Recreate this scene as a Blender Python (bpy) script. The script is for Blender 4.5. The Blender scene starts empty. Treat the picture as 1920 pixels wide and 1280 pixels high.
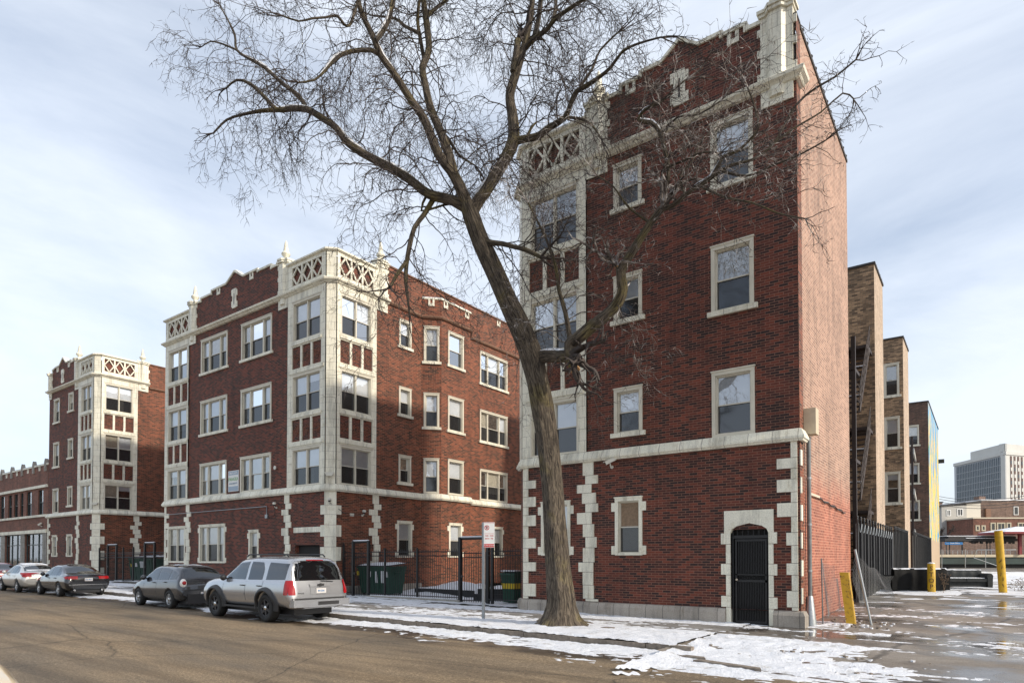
import bpy, bmesh, math, random
from mathutils import Vector, Matrix, noise as mnoise
sc = bpy.context.scene
COL = sc.collection
R = math.radians
# ------------------------------------------------------------------ materials
MATS = {}
def nmat(name):
    m = bpy.data.materials.new(name); m.use_nodes = True
    nt = m.node_tree; b = nt.nodes['Principled BSDF']
    MATS[name] = m
    return m, nt, b
def N(nt, t, **kw):
    n = nt.nodes.new(t)
    for k, v in kw.items():
        if k.startswith('i_'):
            key = k[2:].replace('_', ' ')
            n.inputs[key].default_value = v
        else: setattr(n, k, v)
    return n
def ramp(nt, src, stops, interp='LINEAR'):
    r = nt.nodes.new('ShaderNodeValToRGB'); r.color_ramp.interpolation = interp
    els = r.color_ramp.elements
    while len(els) > 1: els.remove(els[-1])
    els[0].position = stops[0][0]; els[0].color = (*stops[0][1], 1) if len(stops[0][1]) == 3 else stops[0][1]
    for p, c in stops[1:]:
        e = els.new(p); e.color = (*c, 1) if len(c) == 3 else c
    nt.links.new(src, r.inputs[0])
    return r.outputs[0]
def g3(v): return (v, v, v)
def mixc(nt, a, b, fac, mode='MIX'):
    m = nt.nodes.new('ShaderNodeMix'); m.data_type = 'RGBA'; m.blend_type = mode
    for s, v in ((6, a), (7, b)):
        if isinstance(v, tuple): m.inputs[s].default_value = (*v, 1) if len(v) == 3 else v
        else: nt.links.new(v, m.inputs[s])
    if isinstance(fac, (int, float)): m.inputs[0].default_value = fac
    else: nt.links.new(fac, m.inputs[0])
    return m.outputs[2]
def tex_noise(nt, scale, detail=4, vec=None, rough=.6, dist=0):
    n = N(nt, 'ShaderNodeTexNoise'); n.inputs['Scale'].default_value = scale
    n.inputs['Detail'].default_value = detail; n.inputs['Roughness'].default_value = rough
    n.inputs['Distortion'].default_value = dist
    if vec is None:
        tc = N(nt, 'ShaderNodeNewGeometry'); vec = tc.outputs['Position']
    nt.links.new(vec, n.inputs['Vector'])
    return n.outputs['Fac']
def scalevec(nt, vec, s):
    m = N(nt, 'ShaderNodeMapping'); m.inputs['Scale'].default_value = s
    nt.links.new(vec, m.inputs['Vector']); return m.outputs['Vector']
def bump(nt, b, h, strength=.3, dist=.02):
    bn = N(nt, 'ShaderNodeBump'); bn.inputs['Strength'].default_value = strength
    bn.inputs['Distance'].default_value = dist
    nt.links.new(h, bn.inputs['Height']); nt.links.new(bn.outputs[0], b.inputs['Normal'])
def simple(name, col, rough=.6, metal=0, var=.0, vscale=8, bumps=0, bscale=60, coat=0, spec=.5):
    m, nt, b = nmat(name)
    b.inputs['Roughness'].default_value = rough; b.inputs['Metallic'].default_value = metal
    b.inputs['Coat Weight'].default_value = coat; b.inputs['Coat Roughness'].default_value = .05
    b.inputs['Specular IOR Level'].default_value = spec
    if var > 0:
        f = tex_noise(nt, vscale, 6)
        c = ramp(nt, f, [(.3, tuple(max(0, x*(1-var)) for x in col)), (.7, tuple(x*(1+var) for x in col))])
        nt.links.new(c, b.inputs['Base Color'])
    else: b.inputs['Base Color'].default_value = (*col, 1)
    if bumps:
        bump(nt, b, tex_noise(nt, bscale, 4), bumps, .01)
    return m
def brick(name, c1, c2, mort, w=.215, h=.0667, ms=.007, bias=-.1, tint=None, rough=.75, stain=.25, extra=None, offset=.5):
    m, nt, b = nmat(name)
    uv = N(nt, 'ShaderNodeUVMap'); br = N(nt, 'ShaderNodeTexBrick')
    br.inputs['Scale'].default_value = 1; br.inputs['Brick Width'].default_value = w
    br.inputs['Row Height'].default_value = h; br.inputs['Mortar Size'].default_value = ms
    br.inputs['Mortar Smooth'].default_value = .2
    br.inputs['Bias'].default_value = bias; br.offset = offset
    br.inputs['Color1'].default_value = (*c1, 1); br.inputs['Color2'].default_value = (*c2, 1)
    br.inputs['Mortar'].default_value = (*mort, 1)
    nt.links.new(uv.outputs[0], br.inputs['Vector'])
    col = br.outputs['Color']
    if extra: col = extra(nt, uv, col)
    # per area value variation, weathering
    f = tex_noise(nt, .55, 5, uv.outputs[0], .65)
    v = ramp(nt, f, [(.3, g3(1-stain)), (.7, g3(1+stain*.6))])
    col = mixc(nt, col, v, 1, 'MULTIPLY')
    fo = tex_noise(nt, 1.3, 7, uv.outputs[0], .7)      # repointed and sooty patches
    col = mixc(nt, col, mort, ramp(nt, fo, [(.60, g3(0)), (.70, g3(.16))]))
    fs_ = tex_noise(nt, .8, 5, scalevec(nt, uv.outputs[0], (2.5, .35, 1)), .7)
    col = mixc(nt, col, ramp(nt, fs_, [(.36, g3(.55)), (.50, g3(1))]), .7, 'MULTIPLY')
    f2 = tex_noise(nt, 30, 3, uv.outputs[0])
    col = mixc(nt, col, ramp(nt, f2, [(.25, g3(.75)), (.75, g3(1.2))]), .8, 'MULTIPLY')
    nt.links.new(col, b.inputs['Base Color'])
    b.inputs['Roughness'].default_value = rough
    inv = N(nt, 'ShaderNodeMath', operation='SUBTRACT'); inv.inputs[0].default_value = 1
    nt.links.new(br.outputs['Fac'], inv.inputs[1])
    ad = N(nt, 'ShaderNodeMath', operation='ADD'); nt.links.new(inv.outputs[0], ad.inputs[0])
    f3 = tex_noise(nt, 60, 3, uv.outputs[0])
    mu = N(nt, 'ShaderNodeMath', operation='MULTIPLY'); mu.inputs[1].default_value = .5
    nt.links.new(f3, mu.inputs[0]); nt.links.new(mu.outputs[0], ad.inputs[1])
    bump(nt, b, ad.outputs[0], .5, .006)
    return m
brick('brick_face', (.026, .010, .008), (.205, .042, .020), (.24, .115, .075), w=.23, h=.070, ms=.007, bias=-.14, stain=.2)
brick('brick_side', (.030, .012, .007), (.26, .068, .030), (.28, .15, .09), w=.24, h=.075, ms=.008, bias=.0, stain=.25)
def pinkx(nt, uv, col):
    # lower storey is a redder brick than the one above the first floor
    s = N(nt, 'ShaderNodeSeparateXYZ'); nt.links.new(uv.outputs[0], s.inputs[0])
    f = tex_noise(nt, 1.4, 4, uv.outputs[0])
    a = N(nt, 'ShaderNodeMath', operation='MULTIPLY_ADD'); a.inputs[1].default_value = 1.2
    nt.links.new(f, a.inputs[0]); nt.links.new(s.outputs[1], a.inputs[2])
    r = ramp(nt, a.outputs[0], [(0, g3(1)), (1, g3(0))])
    rr = N(nt, 'ShaderNodeMapRange'); rr.inputs[1].default_value = 4.0; rr.inputs[2].default_value = 5.0
    rr.inputs[3].default_value = 1; rr.inputs[4].default_value = 0
    nt.links.new(a.outputs[0], rr.inputs[0])
    return mixc(nt, col, (1.0, .62, .54), rr.outputs[0], 'MULTIPLY')
brick('brick_pink', (.19, .085, .055), (.42, .23, .155), (.52, .39, .30), w=.23, h=.08, ms=.013, bias=.15, stain=.22, extra=pinkx)
brick('brick_tan', (.11, .068, .038), (.50, .32, .18), (.22, .165, .11), w=.22, h=.08, ms=.01, bias=.0, stain=.25)
brick('brick_tan_side', (.34, .24, .16), (.50, .37, .26), (.5, .42, .33), w=.22, h=.08, ms=.008, bias=.1, stain=.12)
brick('brick_brown', (.06, .032, .024), (.17, .085, .055), (.17, .12, .09), w=.22, h=.08, ms=.01, bias=.0, stain=.2)
brick('brick_store', (.10, .035, .022), (.24, .085, .05), (.25, .15, .11), w=.22, h=.075, ms=.008, bias=.1, stain=.3)
brick('brick_far', (.12, .07, .05), (.24, .15, .11), (.22, .17, .14), w=.3, h=.1, ms=.01, stain=.25)
def stonex(nt, uv, col):
    f = tex_noise(nt, 2.2, 6, uv.outputs[0], .7)
    col = mixc(nt, col, ramp(nt, f, [(.30, (.78, .72, .60)), (.46, (1.02, 1.02, 1.02))]), .6, 'MULTIPLY')
    sv = scalevec(nt, uv.outputs[0], (9, .7, 1))
    f = tex_noise(nt, 1.6, 4, sv)
    return mixc(nt, col, ramp(nt, f, [(.30, (.50, .44, .37)), (.43, (1, 1, 1))]), .5, 'MULTIPLY')
STONE = (.82, .785, .645)
brick('terracotta', STONE, tuple(x*.93 for x in STONE), (.22, .19, .15), w=.40, h=.36, ms=.0045, stain=.08, rough=.45, extra=stonex)
brick('terracotta_trim', tuple(x*1.02 for x in STONE), tuple(x*.9 for x in STONE), (.17, .14, .11), w=.62, h=6, ms=.006, stain=.12, rough=.5, extra=stonex, offset=0)
brick('block_stone', STONE, tuple(x*.95 for x in STONE), (.3, .27, .22), w=90, h=90, ms=.0001, stain=.12, rough=.5, extra=stonex)
brick('plinth_stone', (.36, .32, .27), (.42, .375, .32), (.10, .09, .08), w=.52, h=4, ms=.008, stain=.3, rough=.8, offset=0, extra=stonex)
brick('grey_stone', (.30, .28, .25), (.36, .34, .30), (.14, .13, .12), w=.6, h=.5, ms=.008, stain=.25, rough=.8, extra=stonex)
simple('window_paint', (.64, .60, .49), .45, var=.08, vscale=3)
simple('sash_paint', (.60, .57, .49), .4, var=.05)
simple('dark_sash', (.055, .048, .042), .5)
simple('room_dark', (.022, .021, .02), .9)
simple('board', (.24, .165, .105), .8, var=.25, vscale=12)
m, nt, b = nmat('blind')
f = tex_noise(nt, 1.1, 3); c = ramp(nt, f, [(.35, (.78, .80, .82)), (.65, (.90, .91, .92))])
nt.links.new(c, b.inputs['Base Color']); b.inputs['Roughness'].default_value = .7
def glass(name, tint, f0, rough=.01, base=(.02, .022, .025), clear=.7, top=.75):
    m, nt, b = nmat(name)
    nt.nodes.remove(b); out = nt.nodes['Material Output']
    tr = N(nt, 'ShaderNodeBsdfTransparent'); tr.inputs[0].default_value = (*tint, 1)
    gl = N(nt, 'ShaderNodeBsdfGlossy'); gl.inputs['Roughness'].default_value = rough
    gl.inputs['Color'].default_value = (.9, .93, .97, 1)
    # slightly wavy old panes
    bn = N(nt, 'ShaderNodeBump'); bn.inputs['Strength'].default_value = .12; bn.inputs['Distance'].default_value = .02
    nt.links.new(tex_noise(nt, 2.3, 2), bn.inputs['Height']); nt.links.new(bn.outputs[0], gl.inputs['Normal'])
    df = N(nt, 'ShaderNodeBsdfDiffuse'); df.inputs[0].default_value = (*base, 1)
    mx0 = N(nt, 'ShaderNodeMixShader'); mx0.inputs[0].default_value = clear
    nt.links.new(df.outputs[0], mx0.inputs[1]); nt.links.new(tr.outputs[0], mx0.inputs[2])
    lw = N(nt, 'ShaderNodeLayerWeight'); lw.inputs[0].default_value = .35
    mr = N(nt, 'ShaderNodeMapRange'); mr.inputs[3].default_value = f0; mr.inputs[4].default_value = min(1, f0+top)
    nt.links.new(lw.outputs['Fresnel'], mr.inputs[0])
    mx = N(nt, 'ShaderNodeMixShader'); nt.links.new(mr.outputs[0], mx.inputs[0])
    nt.links.new(mx0.outputs[0], mx.inputs[1]); nt.links.new(gl.outputs[0], mx.inputs[2])
    nt.links.new(mx.outputs[0], out.inputs[0])
glass('pane_glass', (.94, .96, .98), .24, .02, clear=.97)
glass('screen_glass', (.34, .35, .36), .08, .09, base=(.040, .043, .047), clear=.5, top=.34)
glass('car_glass', (.30, .34, .34), .10, .0, clear=.75)
glass('car_glass_dark', (.10, .11, .12), .08, .0, clear=.8)
simple('roof_tar', (.05, .05, .05), .9, var=.3)
simple('coping_tile', (.20, .11, .07), .7, var=.3)
simple('coping_dark', (.035, .03, .027), .7, var=.3)
simple('black_iron', (.012, .012, .013), .42, spec=.5)
simple('brown_iron', (.030, .018, .014), .6, var=.3, vscale=4)
simple('wire_grey', (.16, .17, .17), .5, .5)
simple('curtain', (.62, .57, .47), .8, var=.2, vscale=9)
simple('galvanised', (.34, .36, .37), .42, .75, var=.15, vscale=20)
simple('grey_pipe', (.16, .17, .17), .5, .3, var=.2, vscale=6)
simple('white_plastic', (.62, .60, .52), .35)
simple('beige_box', (.56, .47, .33), .6, var=.08)
simple('cream_conduit', (.6, .52, .4), .6)
simple('cable', (.05, .045, .04), .6)
m, nt, b = nmat('snow')
_P = N(nt, 'ShaderNodeNewGeometry').outputs['Position']
_f = tex_noise(nt, 2.2, 7, _P, .72); _g = tex_noise(nt, 26, 4, _P, .7)
_c = ramp(nt, _f, [(.29, (.34, .31, .28)), (.36, (.62, .62, .62)), (.46, (.80, .82, .86))])
_c = mixc(nt, _c, ramp(nt, _g, [(.30, g3(.72)), (.48, g3(1.0))]), .8, 'MULTIPLY')
nt.links.new(_c, b.inputs['Base Color']); b.inputs['Roughness'].default_value = .65
_h = N(nt, 'ShaderNodeMath', operation='ADD'); nt.links.new(_f, _h.inputs[0]); nt.links.new(_g, _h.inputs[1]); bump(nt, b, _h.outputs[0], .9, .04)
MATS['snow'].node_tree.nodes['Principled BSDF'].inputs['Subsurface Weight'].default_value = 0
def yellowx(name):
    m, nt, b = nmat(name)
    f = tex_noise(nt, 7, 7, None, .75, .6)
    c = ramp(nt, f, [(.36, (.06, .028, .015)), (.42, (.30, .15, .03)), (.47, (.62, .36, .02)), (.8, (.72, .45, .03))])
    nt.links.new(c, b.inputs['Base Color']); b.inputs['Roughness'].default_value = .5
    bump(nt, b, f, .3, .01)
yellowx('yellow_worn')
simple('yellow_paint', (.56, .34, .018), .45, var=.18, vscale=6)
simple('letter_brown', (.13, .06, .02), .6)
simple('green_bin', (.010, .060, .036), .45, var=.2)
simple('lid_black', (.012, .015, .015), .5)
simple('label_yellow', (.65, .47, .03), .5); simple('label_white', (.65, .66, .66), .5, var=.1, vscale=30)
simple('sign_white', (.72, .72, .70), .45); simple('sign_red', (.50, .02, .025), .4)
simple('sign_black', (.02, .02, .02), .5); simple('sign_blue_grey', (.30, .38, .47), .4); simple('sign_green', (.25, .45, .2), .4)
simple('sign_blue', (.015, .16, .42), .4)
simple('rubber', (.018, .018, .018), .8, var=.3, vscale=30)
simple('rim', (.42, .43, .44), .3, .8); simple('rim_dark', (.05, .05, .055), .4, .5)
simple('chrome', (.7, .7, .7), .12, 1)
simple('dark_trim', (.022, .022, .024), .5)
simple('leather', (.006, .006, .006), .7, spec=.15, var=.4, bumps=.3, bscale=14)
simple('leather_grey', (.035, .038, .038), .6, spec=.2, var=.3)
simple('mattress', (.55, .52, .48), .8, var=.15)
simple('cardboard', (.20, .13, .08), .85, var=.25)
simple('old_wood', (.11, .105, .095), .85, var=.35, vscale=5)
simple('black_wood', (.016, .016, .017), .6, var=.4, vscale=5)
simple('siding', (.42, .41, .38), .7, var=.05); simple('siding_light', (.62, .58, .50), .7, var=.05)
simple('concrete_pale', (.42, .42, .39), .8, var=.1, vscale=1)
simple('concrete_panel', (.60, .60, .57), .8, var=.05, vscale=.1)
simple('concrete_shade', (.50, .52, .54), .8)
simple('tower_glass', (.05, .07, .095), .15)
simple('tower_brown', (.10, .055, .045), .6)
simple('far_window', (.045, .05, .055), .15)
simple('frame_cream', (.50, .44, .32), .6)
simple('girder_green', (.022, .042, .038), .6, var=.4, vscale=.6)
simple('platform_cream', (.58, .50, .36), .7, var=.1, vscale=.5)
simple('station_red', (.22, .02, .025), .5)
simple('dark_metal', (.02, .02, .022), .6, var=.4)
simple('dry_twig', (.16, .11, .07), .9, var=.3)
simple('dark_frame', (.03, .05, .05), .4)
def paint(name, col, rough=.25, metal=.0, coat=1, dirt=.25):
    m, nt, b = nmat(name)
    geo = N(nt, 'ShaderNodeNewGeometry')
    f = tex_noise(nt, 3, 6)
    tc = N(nt, 'ShaderNodeTexCoord'); s = N(nt, 'ShaderNodeSeparateXYZ')
    nt.links.new(tc.outputs['Object'], s.inputs[0])
    a = N(nt, 'ShaderNodeMath', operation='MULTIPLY_ADD'); a.inputs[1].default_value = .5
    nt.links.new(f, a.inputs[0]); nt.links.new(s.outputs[2], a.inputs[2])
    rr = N(nt, 'ShaderNodeMapRange'); rr.inputs[1].default_value = .35; rr.inputs[2].default_value = 1.25
    rr.inputs[3].default_value = dirt*2; rr.inputs[4].default_value = dirt*.15
    nt.links.new(a.outputs[0], rr.inputs[0])
    c = mixc(nt, col, (.25, .245, .235), rr.outputs[0])   # road salt film
    nt.links.new(c, b.inputs['Base Color'])
    b.inputs['Metallic'].default_value = metal; b.inputs['Roughness'].default_value = rough
    b.inputs['Coat Weight'].default_value = coat; b.inputs['Coat Roughness'].default_value = .08
paint('paint_silver', (.47, .48, .50), .27, .7, dirt=.14)
paint('paint_grey', (.030, .033, .040), .22, .3, dirt=.10)
paint('paint_black', (.006, .008, .013), .16, .2, dirt=.05)
paint('paint_champagne', (.62, .60, .56), .32, .4, dirt=.15)
paint('paint_red', (.12, .01, .012), .25, .1, dirt=.12)
paint('paint_cream', (.62, .50, .33), .3, .0, dirt=.15)
simple('lamp_red', (.33, .004, .006), .2, coat=.3); simple('lamp_clear', (.72, .70, .68), .12, coat=1)
simple('plate', (.62, .60, .58), .4); simple('interior', (.03, .03, .032), .8)

# ground materials ------------------------------------------------------------
def asphalt():
    m, nt, b = nmat('asphalt')
    geo = N(nt, 'ShaderNodeNewGeometry'); P = geo.outputs['Position']
    agg0 = tex_noise(nt, 70, 3, P, .8); agg1 = tex_noise(nt, 22, 4, P, .8)
    _a = N(nt, 'ShaderNodeMath', operation='MULTIPLY_ADD'); _a.inputs[1].default_value = .55; nt.links.new(agg0, _a.inputs[0])
    _b = N(nt, 'ShaderNodeMath', operation='MULTIPLY'); _b.inputs[1].default_value = .45; nt.links.new(agg1, _b.inputs[0]); nt.links.new(_b.outputs[0], _a.inputs[2]); agg = _a.outputs[0]
    base = ramp(nt, agg, [(.34, (.045, .036, .026)), (.5, (.160, .126, .089)), (.66, (.42, .34, .25))])
    big = tex_noise(nt, .35, 5, scalevec(nt, P, (.5, 1.6, 1)), .6)
    base = mixc(nt, base, ramp(nt, big, [(.35, (.72, .74, .78)), (.65, (1.30, 1.24, 1.12))]), 1, 'MULTIPLY')
    st = tex_noise(nt, 1.0, 4, scalevec(nt, P, (.22, 2.2, 1)), .6)   # wheel tracks along the street
    base = mixc(nt, base, ramp(nt, st, [(.38, (.62, .60, .58)), (.56, (1.05, 1.05, 1.05))]), .75, 'MULTIPLY')
    base = mixc(nt, base, (1.05, 1.0, .90), 1, 'MULTIPLY')
    # tar cracks
    vo = N(nt, 'ShaderNodeTexVoronoi', feature='DISTANCE_TO_EDGE'); vo.inputs['Scale'].default_value = .17
    wob = N(nt, 'ShaderNodeTexNoise'); wob.inputs['Scale'].default_value = 1.2; wob.inputs['Detail'].default_value = 5
    nt.links.new(P, wob.inputs['Vector'])
    wv = mixc(nt, P, wob.outputs['Color'], .12, 'LINEAR_LIGHT')
    nt.links.new(wv, vo.inputs['Vector'])
    cr = ramp(nt, vo.outputs['Distance'], [(0, g3(.25)), (.0022, g3(.45)), (.0045, g3(1))])
    base = mixc(nt, base, cr, .8, 'MULTIPLY')
    # wet gutter strip beside the kerb
    s = N(nt, 'ShaderNodeSeparateXYZ'); nt.links.new(P, s.inputs[0])
    a = N(nt, 'ShaderNodeMath', operation='MULTIPLY_ADD'); a.inputs[1].default_value = .036
    nt.links.new(s.outputs[0], a.inputs[0]); nt.links.new(s.outputs[1], a.inputs[2])   # y + .036 x
    nn = tex_noise(nt, .9, 5, scalevec(nt, P, (.5, 1.5, 1)), .6)
    a2 = N(nt, 'ShaderNodeMath', operation='MULTIPLY_ADD'); a2.inputs[1].default_value = 4.2
    nt.links.new(nn, a2.inputs[0]); nt.links.new(a.outputs[0], a2.inputs[2])
    mr = N(nt, 'ShaderNodeMapRange'); mr.inputs[1].default_value = -5.1; mr.inputs[2].default_value = -4.5
    nt.links.new(a2.outputs[0], mr.inputs[0])
    wet = mr.outputs[0]
    base = mixc(nt, base, mixc(nt, base, (.30, .28, .27), 1, 'MULTIPLY'), wet)
    nt.links.new(base, b.inputs['Base Color'])
    ro = N(nt, 'ShaderNodeMapRange'); ro.inputs[3].default_value = .85; ro.inputs[4].default_value = .38
    nt.links.new(wet, ro.inputs[0]); nt.links.new(ro.outputs[0], b.inputs['Roughness'])
    bump(nt, b, agg, .5, .012)
asphalt()
def concrete_lot():
    m, nt, b = nmat('lot')
    geo = N(nt, 'ShaderNodeNewGeometry'); P = geo.outputs['Position']
    agg = tex_noise(nt, 55, 3, P, .7)
    base = ramp(nt, agg, [(.3, (.14, .125, .108)), (.7, (.36, .33, .29))])
    big = tex_noise(nt, .7, 6, scalevec(nt, P, (.8, 1.2, 1)), .65)
    base = mixc(nt, base, ramp(nt, big, [(.35, (.60, .55, .50)), (.65, (1.15, 1.13, 1.1))]), 1, 'MULTIPLY')
    pud = tex_noise(nt, .42, 6, scalevec(nt, P, (.8, 1.0, 1)), .62)
    wet = ramp(nt, pud, [(.44, g3(0)), (.56, g3(1))])
    base = mixc(nt, base, mixc(nt, base, (.42, .40, .39), 1, 'MULTIPLY'), wet)
    vo = N(nt, 'ShaderNodeTexVoronoi', feature='DISTANCE_TO_EDGE'); vo.inputs['Scale'].default_value = .25
    wob = N(nt, 'ShaderNodeTexNoise'); wob.inputs['Scale'].default_value = 1.5; wob.inputs['Detail'].default_value = 5
    nt.links.new(P, wob.inputs['Vector'])
    nt.links.new(mixc(nt, P, wob.outputs['Color'], .12, 'LINEAR_LIGHT'), vo.inputs['Vector'])
    base = mixc(nt, base, ramp(nt, vo.outputs['Distance'], [(0, g3(.3)), (.008, g3(.5)), (.016, g3(1))]), .8, 'MULTIPLY')
    nt.links.new(base, b.inputs['Base Color'])
    r2 = ramp(nt, pud, [(.44, g3(.8)), (.51, g3(.36)), (.62, g3(.07))])
    nt.links.new(r2, b.inputs['Roughness'])
    hh = mixc(nt, agg, g3(.5), wet)
    bump(nt, b, hh, .4, .01)
concrete_lot()
def walk():
    m, nt, b = nmat('walk')
    geo = N(nt, 'ShaderNodeNewGeometry'); P = geo.outputs['Position']
    agg = tex_noise(nt, 40, 4, P, .7)
    base = ramp(nt, agg, [(.3, (.16, .15, .14)), (.7, (.34, .325, .305))])
    st = tex_noise(nt, 1.4, 6, scalevec(nt, P, (.35, 1.6, 1)), .7)
    base = mixc(nt, base, ramp(nt, st, [(.38, (.50, .48, .46)), (.6, (1.1, 1.1, 1.1))]), 1, 'MULTIPLY')
    nt.links.new(base, b.inputs['Base Color'])
    nt.links.new(ramp(nt, st, [(.38, g3(.3)), (.55, g3(.85))]), b.inputs['Roughness'])
    bump(nt, b, agg, .3, .01)
walk()
simple('kerb_stone', (.20, .165, .13), .8, var=.35, vscale=9, bumps=.5, bscale=30)
def bark():
    m, nt, b = nmat('bark')
    tc = N(nt, 'ShaderNodeUVMap')
    fis = tex_noise(nt, 1.0, 7, scalevec(nt, tc.outputs[0], (20, 3.0, 1)), .72, .9)
    c = ramp(nt, fis, [(.35, (.010, .008, .006)), (.45, (.060, .046, .033)), (.56, (.160, .128, .092)), (.78, (.30, .255, .19))])
    moss = tex_noise(nt, 1.1, 5)
    c = mixc(nt, c, mixc(nt, c, (1.35, 1.35, .70), 1, 'MULTIPLY'), ramp(nt, moss, [(.50, g3(0)), (.66, g3(1))]))
    nt.links.new(c, b.inputs['Base Color']); b.inputs['Roughness'].default_value = .9
    bump(nt, b, fis, 1.0, .10)
bark()
simple('twig', (.055, .042, .036), .8, var=.25, vscale=5)
m, nt, b = nmat('twig_sunlit_frost')  # sunlight painted in as pale patches, together with snow lining the low right twigs
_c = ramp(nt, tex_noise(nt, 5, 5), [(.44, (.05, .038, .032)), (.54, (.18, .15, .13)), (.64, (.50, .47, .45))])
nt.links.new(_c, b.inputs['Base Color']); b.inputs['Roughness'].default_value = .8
simple('cut_wood', (.42, .24, .11), .8)
m, nt, b = nmat('mural')
uv = N(nt, 'ShaderNodeUVMap')
f = tex_noise(nt, 1, 5, scalevec(nt, uv.outputs[0], (.75, .22, 1)), .65, 1.6)
c = ramp(nt, f, [(.34, (.02, .20, .55)), (.42, (.05, .38, .62)), (.45, (.09, .32, .10)), (.48, (.55, .54, .46)), (.495, (.75, .42, .01)), (.56, (.78, .55, .04)), (.62, (.04, .30, .60))], 'CONSTANT')
s = N(nt, 'ShaderNodeSeparateXYZ'); nt.links.new(uv.outputs[0], s.inputs[0])
mr = N(nt, 'ShaderNodeMapRange'); mr.inputs[1].default_value = 12; mr.inputs[2].default_value = 16; mr.inputs[4].default_value = .8
nt.links.new(s.outputs[1], mr.inputs[0])
c = mixc(nt, c, (.05, .34, .68), mr.outputs[0])
mr = N(nt, 'ShaderNodeMapRange'); mr.inputs[1].default_value = 3.3; mr.inputs[2].default_value = 3.5; mr.inputs[3].default_value = 1; mr.inputs[4].default_value = 0
nt.links.new(s.outputs[1], mr.inputs[0])
c = mixc(nt, c, (.42, .31, .20), mr.outputs[0])
nt.links.new(c, b.inputs['Base Color']); b.inputs['Roughness'].default_value = .6

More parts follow.
